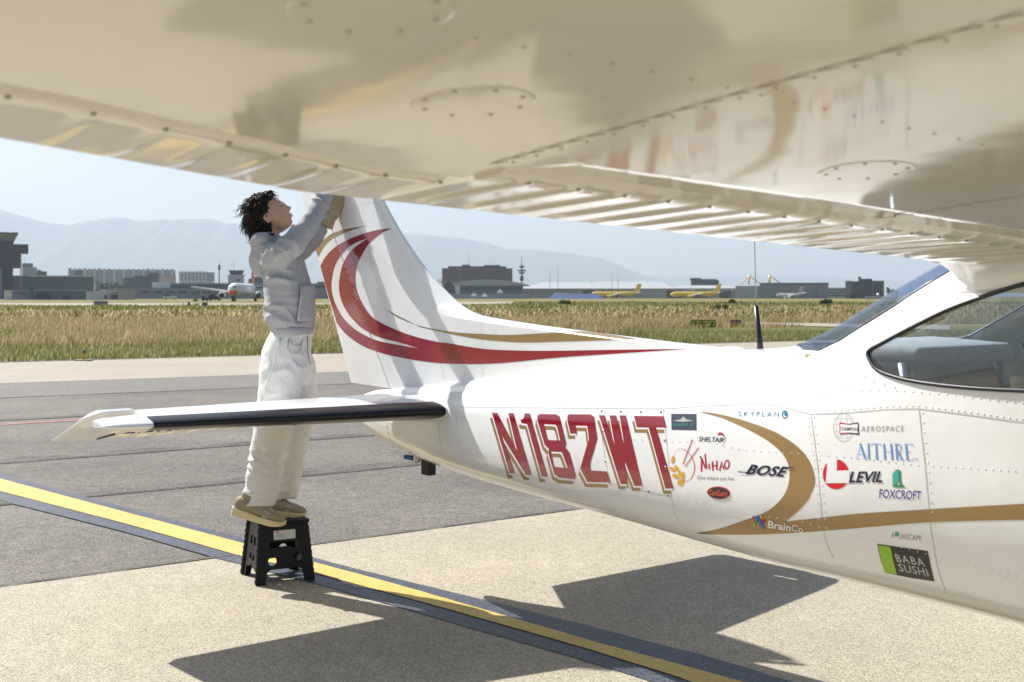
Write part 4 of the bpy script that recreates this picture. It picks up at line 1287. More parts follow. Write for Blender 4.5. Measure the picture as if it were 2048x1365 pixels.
M['lace'] = mat('cream lace', (.60, .55, .44), .8)
M['skin'] = mat('skin', (.52, .31, .205), .45, spec=.4, var=.06, vscale=25)
M['lip'] = mat('lip', (.43, .21, .16), .45)
M['hair'] = mat('black hair', (.010, .0075, .0065), .55, spec=.3, var=.4, vscale=60)
M['hairhi'] = mat('brown tipped hair', (.045, .026, .018), .65, spec=.15)
M['shirt'] = mat('purple shirt', (.05, .035, .16), .85)
M['sticker'] = mat('white sticker', (.62, .62, .60), .5)
M['cloth'] = heather('tan cloth', (.36, .29, .185), (.45, .37, .25), bscale=22, bump=.4)

ST_A = math.radians(27)
B0 = Vector((-1.384, 6.505, 0)); fx = Vector((math.cos(ST_A), math.sin(ST_A), 0)); fy = Vector((-math.sin(ST_A), math.cos(ST_A), 0))
SC = B0 + fx * .158 + fy * .155
stool = empty('step_stool', SC, ST_A, 'black plastic folding step stool standing on the yellow line under the person', 'stool')
SH = .322
def panel(name, outline, holes, thick, Mx, parent, m=None):
    """flat moulded panel with cut-outs, thickened; Mx maps (u, v) to stool space"""
    c = bpy.data.curves.new('tmp', 'CURVE'); c.dimensions = '2D'; c.fill_mode = 'BOTH'
    for lp in [outline] + holes:
        s = c.splines.new('POLY'); s.points.add(len(lp) - 1)
        for k, p in enumerate(lp): s.points[k].co = (p[0], p[1], 0, 1)
        s.use_cyclic_u = True
    c.extrude = thick / 2; c.bevel_depth = .0012; c.bevel_resolution = 1
    o = bpy.data.objects.new('tmp', c); COL.objects.link(o); bpy.context.view_layer.update()
    me = bpy.data.meshes.new_from_object(o.evaluated_get(bpy.context.evaluated_depsgraph_get()))
    bpy.data.objects.remove(o); bpy.data.curves.remove(c)
    me.transform(Mx)
    ob = link(name, me, m or M['plastic'], parent)
    return ob
def rrect(x0, y0, x1, y1, r=.008, n=4):
    P = []
    for cx, cy_, a in ((x1 - r, y1 - r, 0), (x0 + r, y1 - r, 90), (x0 + r, y0 + r, 180), (x1 - r, y0 + r, 270)):
        for k in range(n + 1):
            t = math.radians(a + 90 * k / n); P.append((cx + r * math.cos(t), cy_ + r * math.sin(t)))
    return P
def circ(x, y, r, n=20): return [(x + r * math.cos(2 * math.pi * k / n), y + r * math.sin(2 * math.pi * k / n)) for k in range(n)]
wb, wt, db, dt_ = .158, .130, .155, .122       # half widths at foot and top
tilt_f = math.atan2(db - dt_, SH); tilt_s = math.atan2(wb - wt, SH)
def leg_panel(hw_b, hw_t, leg):
    h = SH
    return [(-hw_b, 0), (-hw_b + leg, 0), (-hw_b + leg + .012, .062), (-hw_b + leg + .03, .078), (hw_b - leg - .03, .078), (hw_b - leg - .012, .062), (hw_b - leg, 0), (hw_b, 0), (hw_t, h), (-hw_t, h)]
fo = leg_panel(wb, wt, .045)
fh = [rrect(-.075, .185, .06, .222, .01), circ(-.068, .122, .026), circ(.072, .135, .024)]
fh[0] = [(-.085, .188), (-.04, .188), (-.03, .196), (.03, .196), (.05, .186), (.082, .186), (.078, .222), (-.08, .226)]
for sg in (1, -1):
    Mx = Matrix.Translation((0, -sg * db, 0)) @ Matrix.Rotation(-sg * tilt_f, 4, 'X') @ Matrix.Rotation(math.radians(90), 4, 'X')
    fp = panel('leg_panel', fo, fh, .014, Mx, stool)
    if sg == 1:
        stk = panel('sticker', rrect(-.058, .238, .062, .286, .002), [], .001, Matrix.Translation((0, -.0088, 0)) @ Mx, fp, M['sticker'])
        J = Joined()
        for k in range(4):
            P = [Matrix.Translation((0, -.0108, 0)) @ Mx @ Vector((-.05 + .0 * k + dx, .264 - k * .006 + dy, 0)) for dx, dy in ((0, 0), (.055, 0), (.055, .0016), (0, .0016))]
            J.add(P, [(0, 1, 2, 3)])
        J.obj('print_line', M['greyv'], stk)['kind'] = 'stuff'
        P = [Matrix.Translation((0, -.0108, 0)) @ Mx @ Vector(q) for q in ((-.054, .276, 0), (-.028, .276, 0), (-.028, .281, 0), (-.054, .281, 0))]
        mesh_obj('red_print', P, [(0, 1, 2, 3)], M['lred'], stk)
# folding end panels: each in two hinged halves
for sg in (-1, 1):
    for hs in (-1, 1):
        h = SH - .012
        g = .003
        ob_, ot_ = db - .012, dt_ - .010
        o = [(g, .10), (g, h), (ot_, h), (ob_, 0), (ob_ - .036, 0), (ob_ - .045, .06), (g + .02, .075), (g, .09)]
        hl = [circ(.034, .125, .020, 16), [(g + .012, .19), (.055, .19), (.055, .235), (.04, .243), (g + .012, .243)]]
        o = [(p[0] * hs, p[1]) for p in o]; hl = [[(p[0] * hs, p[1]) for p in l] for l in hl]
        Mx = Matrix.Translation((sg * (wb - .010), 0, 0)) @ Matrix.Rotation(-sg * tilt_s, 4, 'Y') @ Matrix.Rotation(math.radians(90), 4, 'Z') @ Matrix.Rotation(math.radians(90), 4, 'X')
        panel('end_panel', o, hl, .012, Mx, stool)
for sx_ in (-1, 1):
    for sy_ in (-1, 1):
        J = Joined()
        P0 = Vector((sx_ * wb, sy_ * db, .004)); P1 = Vector((sx_ * wt, sy_ * dt_, SH - .01))
        V, Fc = tube_data([P0, P1], .0105, 10); J.add(V, Fc)
        hp = J.obj('corner_post', M['plastic'], stool, False)
        for k in range(9):
            a = P0.lerp(P1, (k + .3) / 9.3); b = P0.lerp(P1, (k + .75) / 9.3)
            tube_obj('hinge_knuckle', [a, b], .0135, M['plastic'], hp, 8, False)
bm = bmesh.new(); add_box(bm, (0, 0, SH + .004), (2 * wt + .03, 2 * dt_ + .03, .022), None, .007)
top = bm_obj('top', bm, M['plastic'], stool)
J = Joined()
for i in range(11):
    for j in range(8):
        J.box((-.12 + i * .024, -.085 + j * .0243, SH + .0162), (.009, .009, .003))
tag(J.obj('grip_stud', M['plastic'], top), kind='stuff')

# ------------------------------------------------------------------ the person reaching up to the fin
PE = empty('person', (-1.36, 6.66, .335), 0, 'person in grey hoodie and white jeans on a black stool, reaching up', 'person')

def voxel(name, parts, m, parent, vox=.010, sm=8, fac=.6):
    J = Joined()
    for V, Fc in parts: J.add(V, Fc)
    o = J.obj(name, m, parent)
    md = o.modifiers.new('r', 'REMESH'); md.mode = 'VOXEL'; md.voxel_size = vox
    ms = o.modifiers.new('s', 'SMOOTH'); ms.iterations = sm; ms.factor = fac
    bpy.context.view_layer.update()
    return bake(o)
def ell_tube(C, R, n=24, jit=0):
    """loft of horizontal ellipses: C = centres, R = (rx, ry)"""
    V, Fc = [], []
    for i, (c, r) in enumerate(zip(C, R)):
        for k in range(n):
            a = 2 * math.pi * k / n
            V.append((c[0] + r[0] * math.cos(a), c[1] + r[1] * math.sin(a), c[2]))
        if i: Fc += [((i - 1) * n + k, (i - 1) * n + (k + 1) % n, i * n + (k + 1) % n, i * n + k) for k in range(n)]
    Fc += [tuple(range(n - 1, -1, -1)), tuple(range((len(C) - 1) * n, len(C) * n))]
    return V, Fc
def curve_pts(P, n=5): 
    P = [np.array(p, float) for p in P]
    Q = [2 * P[0] - P[1]] + P + [2 * P[-1] - P[-2]]
    out = []
    for i in range(1, len(Q) - 2):
        a, b, c, d = Q[i - 1], Q[i], Q[i + 1], Q[i + 2]
        for k in range(n):
            t = k / n
            out.append(.5 * ((2 * b) + (c - a) * t + (2 * a - 5 * b + 4 * c - d) * t * t + (3 * b - a - 3 * c + d) * t ** 3))
    out.append(P[-1])
    return out
def limb(P, R, n=14, k=5):
    pts = curve_pts([tuple(p) + (r,) for p, r in zip(P, R)], k)
    return tube_data([p[:3] for p in pts], [float(p[3]) for p in pts], n)
def folds(o, rules, amp_noise=.004, sc=9):
    """cloth creases: each rule = (centre, direction across the fold, wavelength, amplitude, reach)"""
    me = o.data
    n = len(me.vertices)
    co = np.zeros(n * 3); me.vertices.foreach_get('co', co); co = co.reshape(-1, 3)
    no = np.array([v.normal[:] for v in me.vertices])
    d = np.zeros(n)
    for c, w, lam, amp, reach in rules:
        r = co - np.array(c)
        w = np.array(w, float); w /= np.linalg.norm(w)
        ph = np.array([mnoise.noise((p[0] * 8, p[1] * 8, p[2] * 8 + c[0] * 9)) for p in co])
        am = np.array([max(0.0, .55 + 1.3 * mnoise.noise((p[0] * 6 + 5, p[1] * 6, p[2] * 6 + c[2]))) for p in co])
        s = am * (2.0 * (1 - np.abs(np.sin((r @ w) * math.pi / lam + 3.0 * ph))) ** 1.6 - .55)
        fall = np.exp(-(r ** 2).sum(1) / (2 * reach ** 2))
        d += 1.15 * amp * fall * s
    d += amp_noise * np.array([mnoise.noise((p[0] * sc, p[1] * sc, p[2] * sc)) for p in co])
    co = co + no * d[:, None]
    me.vertices.foreach_set('co', co.ravel()); me.update()

# hoodie: trunk and sleeves in one
torso = ell_tube([(.140, 0, 1.035), (.135, 0, 1.055), (.128, 0, 1.085), (.122, 0, 1.13), (.120, 0, 1.20), (.118, 0, 1.30), (.092, 0, 1.40), (.070, 0, 1.47), (.040, 0, 1.515), (.018, 0, 1.55), (.005, 0, 1.575)],
                 [(.106, .160), (.114, .166), (.136, .178), (.140, .185), (.136, .186), (.131, .19), (.124, .196), (.118, .20), (.098, .175), (.078, .115), (.064, .08)])
rarm = limb([(.060, -.11, 1.435), (.135, -.19, 1.482), (.230, -.14, 1.590), (.290, -.02, 1.730), (.325, .11, 1.875), (.355, .22, 2.03)], [.086, .074, .061, .054, .048, .042])
larm = limb([(.05, .16, 1.45), (.14, .24, 1.51), (.208, .29, 1.58), (.255, .31, 1.645)], [.084, .072, .060, .052])
hood = limb([(-.020, -.07, 1.545), (-.040, -.03, 1.48), (-.045, 0, 1.42), (-.030, .02, 1.35)], [.04, .055, .055, .035])
hood2 = limb([(.04, -.125, 1.555), (-.02, -.11, 1.55), (-.055, 0, 1.52), (-.02, .11, 1.55), (.04, .125, 1.555)], [.030, .036, .04, .036, .030])
hoodie = voxel('hoodie', [torso, rarm, larm, hood, hood2], M['hoodie'], PE, .0085, 7)
folds(hoodie, [((.12, -.2, 1.46), (.75, 0, -.65), .085, .005, .09), ((.19, -.24, 1.61), (.6, 0, .8), .075, .014, .09), ((.29, -.0, 1.75), (.5, 0, .85), .05, .014, .09),
               ((.05, -.18, 1.22), (.5, 0, .87), .12, .008, .16), ((.14, -.2, 1.10), (.1, 0, 1), .06, .007, .13), ((.02, -.1, 1.3), (.4, .3, .8), .10, .008, .14), ((.27, .23, 1.43), (.7, 0, .7), .06, .008, .08)], .006, 11)
# ribbed hem and kangaroo pocket
V, Fc = ell_tube([(.142, 0, 1.022), (.142, 0, 1.03), (.140, 0, 1.06), (.138, 0, 1.068)], [(.104, .160), (.112, .167), (.116, .172), (.110, .166)], 60)
rib = mesh_obj('hem_ribbing', V, Fc, M['hoodie'], hoodie, True)
def pocket_pt(u, v):
    a = math.radians(-82 + 82 * u)
    z = 1.10 + .20 * v
    rx, ry = .143, .192
    return Vector((.121 + rx * math.cos(a), ry * math.sin(a), z))
V = []; Fc = []
for i in range(9):
    for j in range(9):
        u, v = i / 8, j / 8
        p = pocket_pt(.30 + .70 * u + .0, v * (1 if u > .2 else 1))
        if u == 0: p = pocket_pt(.30 + .12 * v, v)
        V.append(p)
for i in range(8):
    for j in range(8): Fc.append((i * 9 + j, (i + 1) * 9 + j, (i + 1) * 9 + j + 1, i * 9 + j + 1))
pk = mesh_obj('pocket', V, Fc, M['hoodie'], hoodie, True)
md = pk.modifiers.new('s', 'SOLIDIFY'); md.thickness = .01; md.offset = 0
bpy.context.view_layer.update(); bake(pk)
P = [pocket_pt(.30 + .12 * v, v) + Vector((.004, -.006, 0)) for v in (0.05, .3, .6, .95)]
tube_obj('pocket_edge', P, .004, M['grey_fabric'], hoodie, 6)

# jeans: seat and both wide legs in one
def leg(sg, C, R): return ell_tube(C, R, 22)
seat_ = ell_tube([(.125, 0, .74), (.12, 0, .80), (.112, 0, .86), (.108, 0, .92), (.118, 0, .97), (.130, 0, 1.02), (.140, 0, 1.055)], [(.098, .15), (.122, .18), (.134, .19), (.135, .188), (.128, .178), (.116, .162), (.106, .150)])
nleg = ell_tube([(-.018, -.095, .088), (-.015, -.095, .12), (-.010, -.096, .17), (.002, -.097, .24), (.012, -.098, .32), (.026, -.098, .42), (.052, -.098, .52), (.072, -.098, .62), (.092, -.098, .74), (.108, -.092, .84), (.112, -.07, .92)],
                [(.078, .070), (.088, .078), (.092, .082), (.096, .086), (.095, .088), (.097, .090), (.103, .095), (.108, .10), (.118, .108), (.13, .11), (.12, .10)])
fleg = ell_tube([(.072, .10, .100), (.075, .10, .13), (.082, .10, .20), (.098, .10, .28), (.122, .10, .38), (.148, .10, .48), (.164, .10, .58), (.165, .10, .68), (.150, .10, .78), (.128, .09, .86), (.115, .07, .92)],
                [(.075, .07), (.084, .078), (.086, .082), (.085, .084), (.084, .086), (.085, .088), (.09, .092), (.096, .10), (.108, .106), (.125, .108), (.12, .1)])
jeans = voxel('jeans', [seat_, nleg, fleg], M['denim'], PE, .0085, 6)
folds(jeans, [((-.06, -.12, .30), (.35, 0, .94), .060, .010, .10), ((-.05, -.12, .16), (.3, 0, .95), .050, .011, .07), ((.0, -.15, .45), (.45, 0, .9), .085, .007, .13), ((.18, -.1, .88), (.75, 0, .65), .055, .006, .08),
              ((.05, -.16, .84), (.3, 0, .95), .09, .004, .12), ((.10, .08, .16), (-.3, 0, .95), .05, .009, .07), ((.15, .1, .42), (-.3, 0, .95), .09, .006, .12), ((.1, -.15, .66), (.9, 0, .3), .12, .005, .14)], .005, 10)
V, Fc = ell_tube([(.141, 0, 1.015), (.142, 0, 1.018), (.143, 0, 1.052), (.143, 0, 1.056)], [(.108, .152), (.1115, .1555), (.109, .1535), (.105, .150)], 48)
mesh_obj('waistband', V, Fc, M['denim'], jeans, True)
def on_jeans(a, z, r=.004):
    # point on the seat of the jeans at angle a
    cs = interp([.74, .80, .86, .92, .97, 1.02, 1.055], [.125, .12, .112, .108, .118, .130, .140]); rx = interp([.74, .80, .86, .92, .97, 1.02, 1.055], [.10, .128, .142, .144, .134, .118, .106]); ry = interp([.74, .80, .86, .92, .97, 1.02, 1.055], [.15, .185, .198, .196, .182, .162, .150])
    a = math.radians(a)
    return Vector((cs(z) + (rx(z) + r) * math.cos(a), (ry(z) + r) * math.sin(a), z))
M['stitch'] = mat('seam stitch grey', (.50, .49, .48), .9)  # plain even grey for the stitch lines on the denim
tube_obj('pocket_seam', [on_jeans(-78, 1.005), on_jeans(-76, .955), on_jeans(-66, .925), on_jeans(-52, .925), on_jeans(-46, .945), on_jeans(-44, 1.0)], .003, M['stitch'], jeans, 6)
tube_obj('pocket_seam', [on_jeans(-74, 1.0), on_jeans(-68, .975), on_jeans(-58, .965), on_jeans(-46, .972)], .003, M['stitch'], jeans, 6)
tube_obj('fly_seam', [on_jeans(-28, 1.03), on_jeans(-27, .96), on_jeans(-24, .90), on_jeans(-18, .86)], .002, M['gasket'], jeans, 6)
tube_obj('side_seam', [on_jeans(-98, 1.01), on_jeans(-99, .94), on_jeans(-102, .88), Vector((.055, -.205, .80)), Vector((.01, -.205, .70)), Vector((-.012, -.192, .62))], .0035, M['denim'], jeans, 6)
tube_obj('belt_loop', [on_jeans(-50, 1.06), on_jeans(-50, 1.0)], .006, M['denim'], jeans, 6)

# shoes
def shoe(cx, cyy, z, ang, pitch):
    r = Euler((0, math.radians(pitch), math.radians(ang))).to_matrix().to_4x4()
    Mx = Matrix.Translation((cx, cyy, z)) @ r
    L = [(-.135, .020, .030, .072), (-.128, .034, .018, .085), (-.10, .042, .010, .096), (-.06, .043, .008, .104), (-.02, .043, .008, .100), (.02, .046, .008, .084), (.06, .050, .010, .066), (.10, .051, .010, .054), (.13, .045, .010, .046), (.150, .030, .014, .038), (.157, .012, .018, .032)]
    V, Fc = [], []; n = 20
    for i, (x, w, z0, z1) in enumerate(L):
        for k in range(n):
            a = 2 * math.pi * k / n
            ca, sa = math.cos(a), math.sin(a)
            V.append((x, w * math.copysign(abs(ca) ** .75, ca), (z0 + z1) / 2 + (z1 - z0) / 2 * math.copysign(abs(sa) ** .8, sa)))
        if i: Fc += [((i - 1) * n + k, (i - 1) * n + (k + 1) % n, i * n + (k + 1) % n, i * n + k) for k in range(n)]
    Fc += [tuple(range(n - 1, -1, -1)), tuple(range((len(L) - 1) * n, len(L) * n))]
    o = mesh_obj('shoe', [Mx @ Vector(v) for v in V], Fc, M['suede'], PE, True)
    V, Fc = [], []
    m = len(L)
    top_ = [(x * 1.03, w + .005) for x, w, _, _ in L]
    out = [(x, w) for x, w in top_] + [(x, -w) for x, w in reversed(top_)]
    nn = len(out)
    for zz, s in ((-.016, .96), (-.012, 1.0), (.014, 1.01), (.018, .97)):
        V += [Mx @ Vector((p[0] * s, p[1] * s, zz + (.014 * max(0, (-p[0] - .03) / .1) if zz > 0 else 0) + (.010 * max(0, (p[0] - .11) / .05) if zz < 0 else 0))) for p in out]
    for j in range(3): Fc += [(j * nn + k, j * nn + (k + 1) % nn, (j + 1) * nn + (k + 1) % nn, (j + 1) * nn + k) for k in range(nn)]
    Fc += [tuple(range(nn - 1, -1, -1)), tuple(range(3 * nn, 4 * nn))]
    mesh_obj('sole', V, Fc, M['sole'], o)
    for k in range(5):
        x = -.005 + k * .019; z1 = .098 - k * .0105
        tube_obj('lace', [Mx @ Vector((x - .006, -.032, z1 - .022)), Mx @ Vector((x, -.015, z1 + .0005)), Mx @ Vector((x + .004, .012, z1 + .001)), Mx @ Vector((x + .006, .030, z1 - .02))], .0034, M['lace'], o, 6)
    V, Fc = ell_tube([(-.055, 0, .085), (-.057, 0, .118), (-.058, 0, .122)], [(.052, .038), (.056, .041), (.050, .036)], 18)
    mesh_obj('ankle_collar', [Mx @ Vector(v) for v in V], Fc, M['suede'], o, True)
    # toe cap and side overlay in paler suede
    V, Fc = [], []
    for i, t in enumerate(np.linspace(0, 1, 8)):
        x = .055 + t * .03
        for k, q in enumerate(np.linspace(0, 1, 5)):
            w, z1 = np.interp(x, [l[0] for l in L], [l[1] for l in L]), np.interp(x, [l[0] for l in L], [l[3] for l in L])
            a = -math.pi * .15 + q * math.pi * 1.3
            V.append(Mx @ Vector((x - .02 * abs(q - .5), (w + .002) * math.copysign(abs(math.cos(a)) ** .75, math.cos(a)), (.01 + z1) / 2 + (z1 - .01 + .004) / 2 * math.copysign(abs(math.sin(a)) ** .8, math.sin(a)))))
        if i: Fc += [((i - 1) * 5 + k, (i - 1) * 5 + k + 1, i * 5 + k + 1, i * 5 + k) for k in range(4)]
    mesh_obj('toe_overlay', V, Fc, M['lace'], o, True)
    return o
shoe(-.030, -.120, .030, -9, 13)
shoe(.045, .085, .018, -4, 5)

# head, neck and hands: one continuous body
HC = Vector((.022, -.005, 1.684))
HR = Euler((0, math.radians(-27), math.radians(10)), 'ZYX').to_matrix() if False else (Matrix.Rotation(math.radians(8), 3, 'Z') @ Matrix.Rotation(math.radians(-34), 3, 'Y'))
f_jaw = interp([-.113, -.111, -.105, -.095, -.075, -.05, -.02, 0], [0, .045, .066, .080, .083, .087, .092, .094])
f_half = interp([-.113, -.110, -.1, -.08, -.05, -.02, 0], [0, .024, .040, .054, .066, .073, .076])
def head_data():
    V, Fc = [], []
    nu, nv = 56, 40
    for j in range(nv + 1):
        ph = -math.pi / 2 + math.pi * j / nv
        for i in range(nu):
            th = 2 * math.pi * i / nu
            d = Vector((math.cos(ph) * math.cos(th), math.cos(ph) * math.sin(th), math.sin(ph)))
            x, y, z = d.x * .094, d.y * .076, d.z * .112
            # cranium fuller behind, face flatter
            if d.x < 0: x *= 1.06
            elif z < 0: x = math.cos(th) * f_jaw(z)
            lowt = max(0, -z - .01) / .10
            if z < -.01:
                y = (math.sin(th) * f_half(z)) if d.x >= 0 else y * (1 - .26 * lowt ** 1.3)
                if x < 0: x = x * (1 - .60 * min(1, lowt * 1.25))
            fr = max(0, math.cos(th)) ** 1.5
            g = lambda cy_, cz, sy, sz: math.exp(-((y - cy_) / sy) ** 2 - ((z - cz) / sz) ** 2)
            x += fr * .023 * g(0, -.026, .0135, .013) + fr * .014 * g(0, -.004, .010, .026)          # nose
            x += fr * .006 * (g(.028, .024, .022, .010) + g(-.028, .024, .022, .010))               # brows
            x -= fr * .011 * (g(.030, .006, .018, .012) + g(-.030, .006, .018, .012))               # eye sockets
            x += fr * .010 * g(0, -.055, .020, .007) + fr * .010 * g(0, -.067, .018, .006)           # lips
            x -= fr * .004 * g(0, -.0605, .018, .0025)
            x += fr * .005 * (g(.035, -.020, .02, .02) + g(-.035, -.020, .02, .02))                 # cheeks
            V.append(HC + HR @ Vector((x, y, z)))
        if j: Fc += [((j - 1) * nu + k, (j - 1) * nu + (k + 1) % nu, j * nu + (k + 1) % nu, j * nu + k) for k in range(nu)]
    Fc += [tuple(range(nu - 1, -1, -1)), tuple(range(nv * nu, (nv + 1) * nu))]
    return V, Fc
def ear(sg):
    c = Vector((-.010, sg * .070, -.012))
    out = []
    P = [(-.004, .0, -.032), (.010, .004, -.022), (.004, .006, -.012)]
    ring = [HC + HR @ (c + Vector((.018 * math.cos(a) * (1.0 if math.sin(a) > 0 else .8) - .01, sg * (.008 + .006 * (1 if math.cos(a) < 0 else 0)), .031 * math.sin(a)))) for a in np.linspace(-1.4, 4.0, 14)]
    return [tube_data(ring, [.006] * 14, 8), tube_data([HC + HR @ (c + Vector((-.006, sg * .004, q))) for q in (-.024, 0, .024)], [.009, .015, .011], 10)]
neck = limb([(.018, 0, 1.50), (.012, 0, 1.56), (.012, 0, 1.61), (.022, 0, 1.66)], [.062, .058, .056, .060], 18)
def hand(wrist, fwd, palm_n, sg):
    """open hand lying on a surface: palm, four unequal bent fingers, thumb"""
    f = Vector(fwd).normalized(); nn = Vector(palm_n); nn = (nn - f * nn.dot(f)).normalized(); s = f.cross(nn) * sg
    w = Vector(wrist); parts = []
    fa = w - f * .24
    parts.append(limb([fa, w - f * .1, w], [.040, .034, .026], 12))
    for k, (off, ln) in enumerate(((-.030, .070), (-.010, .080), (.010, .075), (.029, .060))):
        k0 = w + f * .085 + s * off
        parts.append(limb([w + s * off * .5, w + f * .05 + s * off * .9, k0, k0 + f * ln * .45 + nn * .006, k0 + f * ln * .8 + nn * .014, k0 + f * ln + nn * .024], [.016, .0145, .0105, .0092, .0085, .0068], 9, 4))
    parts.append(limb([w + f * .02 - s * .02, w + f * .045 - s * .046 + nn * .008, w + f * .078 - s * .060 + nn * .014, w + f * .10 - s * .062 + nn * .02], [.016, .0125, .0105, .008], 9, 4))
    return parts
trunk = ell_tube([(.13, 0, .95), (.125, 0, 1.1), (.11, 0, 1.3), (.07, 0, 1.45), (.03, 0, 1.53)], [(.085, .13), (.085, .13), (.09, .14), (.08, .14), (.06, .09)])
arms = [limb([(.05, -.13, 1.43), (.135, -.185, 1.482), (.230, -.14, 1.590)], [.045, .040, .032]), limb([(.230, -.14, 1.590), (.290, -.02, 1.730), (.325, .11, 1.875), (.370, .26, 2.09)], [.032, .030, .028, .027]),
        limb([(.05, .13, 1.45), (.14, .23, 1.51), (.208, .29, 1.58)], [.045, .040, .034]), limb([(.208, .29, 1.58), (.27, .315, 1.67), (.362, .345, 1.86)], [.040, .034, .027])]
body = voxel('body', [head_data(), neck, trunk] + ear(-1) + ear(1) + arms + hand((.370, .26, 2.09), (.35, .25, .90), (.6, .75, -.2), 1) + hand((.362, .345, 1.86), (.35, .05, .93), (.6, .75, -.3), -1), M['skin'], PE, .0050, 2, .5)
def hp(x, y, z): return HC + HR @ Vector((x, y, z))
for sg in (-1, 1):
    tube_obj('eyebrow', [hp(.084, sg * .012, .028), hp(.082, sg * .028, .033), hp(.068, sg * .046, .028)], [.0035, .0048, .0025], M['hair'], body, 8)
    tube_obj('eyelid', [hp(.0835, sg * .016, .006), hp(.0815, sg * .028, .009), hp(.071, sg * .042, .006)], [.0025, .0036, .002], M['hair'], body, 8)
tube_obj('upper_lip', [hp(.080, -.024, -.058), hp(.0985, 0, -.0545), hp(.080, .024, -.058)], [.0022, .0042, .0022], M['lip'], body, 8)
tube_obj('lower_lip', [hp(.079, -.022, -.063), hp(.0965, 0, -.0668), hp(.079, .022, -.063)], [.0022, .0046, .0022], M['lip'], body, 8)
tube_obj('shirt_collar', [(-.058, -.055, 1.565), (-.062, 0, 1.59), (-.05, .05, 1.57)], [.018, .02, .018], M['shirt'], PE, 10)
tube_obj('shirt_collar', [(.055, -.070, 1.575), (.0, -.072, 1.570), (-.045, -.060, 1.562)], [.008, .011, .013], M['shirt'], PE, 10)

# hair: a close cap and several hundred wavy locks
V, Fc = [], []
nu, nv = 40, 26
def scalp(th, ph, g):
    d = Vector((math.cos(ph) * math.cos(th), math.cos(ph) * math.sin(th), math.sin(ph)))
    x, y, z = d.x * (.094 + g), d.y * (.076 + g), d.z * (.112 + g)
    if d.x < 0: x *= 1.08
    return Vector((x, y, z)), d
def hairy(d): 
    # hairline: everything but the face and below the nape
    if d.x > .20: return d.z > .50 + .30 * (d.x - .2)
    if d.x > -.12: return d.z > .06 + .9 * (d.x + .12)
    return d.z > -.28 + .95 * (d.x + .12)
for j in range(nv + 1):
    ph = -math.pi / 2 + math.pi * j / nv
    for i in range(nu):
        p, d = scalp(2 * math.pi * i / nu, ph, .012 if True else 0)
        if d.x < -.1 and p.z < -.02: p.x *= .85
        V.append(HC + HR @ p)
for j in range(nv):
    for i in range(nu):
        ph = -math.pi / 2 + math.pi * (j + .5) / nv; th = 2 * math.pi * (i + .5) / nu
        if hairy(scalp(th, ph, 0)[1]): Fc.append((j * nu + i, j * nu + (i + 1) % nu, (j + 1) * nu + (i + 1) % nu, (j + 1) * nu + i))
cap = mesh_obj('hair', V, Fc, M['hair'], body, True)
md = cap.modifiers.new('s', 'SOLIDIFY'); md.thickness = .012; md.offset = -1
bpy.context.view_layer.update(); bake(cap)
rr = random.Random(11)
JA, JB = Joined(), Joined()
made = 0
while made < 1300:
    th, sp = rr.uniform(0, 2 * math.pi), rr.uniform(-.75, 1)
    ph = math.asin(sp)
    p, d = scalp(th, ph, .010)
    if not hairy(d): continue
    if -.5 < d.x < .35 and abs(d.y) > .45 and d.z < .38: continue
    made += 1
    p = HC + HR @ p
    out = (HR @ Vector((d.x, d.y, d.z))).normalized()
    down = Vector((-.55, 0, -.75)) if d.x < .3 else Vector((-.25, .1, .1))
    flow = (down - out * down.dot(out)).normalized() + out * rr.uniform(-.15, .30)
    if d.z > .75: flow = Vector((rr.uniform(-1, .3), rr.uniform(-.8, .8), rr.uniform(-.3, .1)))
    wild = rr.random() < .34
    flow = flow - out * (flow.dot(out) * (.25 if wild else .8))
    ln = rr.uniform(.035, .075) * (1.35 if wild else 1) * (.45 if (d.x > -.3 and abs(d.y) > .55 and d.z < .5) else 1)
    u = out.cross(flow).normalized()
    ph0, fr_ = rr.uniform(0, 6.28), rr.uniform(30, 55)
    P = []
    for k in range(8):
        t = k / 7
        q = p + flow.normalized() * ln * t + out * (.016 * math.sin(t * 2.8)) + Vector((0, 0, -.035 * t * t)) + (u * math.sin(ph0 + t * ln * fr_ * 2) + out * math.cos(ph0 + t * ln * fr_ * 2)) * (.014 if wild else .009) * t
        if t > .75 and d.x < 0: q += out * .010 * (t - .75) / .25
        P.append(q)
    r0 = rr.uniform(.0032, .0062)
    R = [r0 * (1 - .85 * (k / 7) ** 1.3) for k in range(8)]
    (JB if rr.random() < .22 and d.z > -.1 else JA).add(*tube_data(P, R, 5))
tag(JA.obj('hair_lock', M['hair'], body, True), kind='stuff')
tag(JB.obj('brown_lock', M['hairhi'], body, True), kind='stuff')

# tan cloth in the far hand, held against the rudder
cl = limb([(.256, .312, 1.648), (.292, .322, 1.71), (.330, .335, 1.775), (.357, .345, 1.84), (.372, .35, 1.90)], [.050, .052, .056, .058, .052], 16)
cloth = voxel('polishing_cloth', [cl], M['cloth'], None, .008, 4)
folds(cloth, [((.345, .34, 1.81), (.2, 0, 1), .030, .008, .1), ((.30, .33, 1.73), (.6, 0, -.7), .03, .006, .08)], .004, 20)
cloth.location = PE.location
tag(cloth, 'tan wrinkled cloth held against the rudder by the far hand', 'cloth')

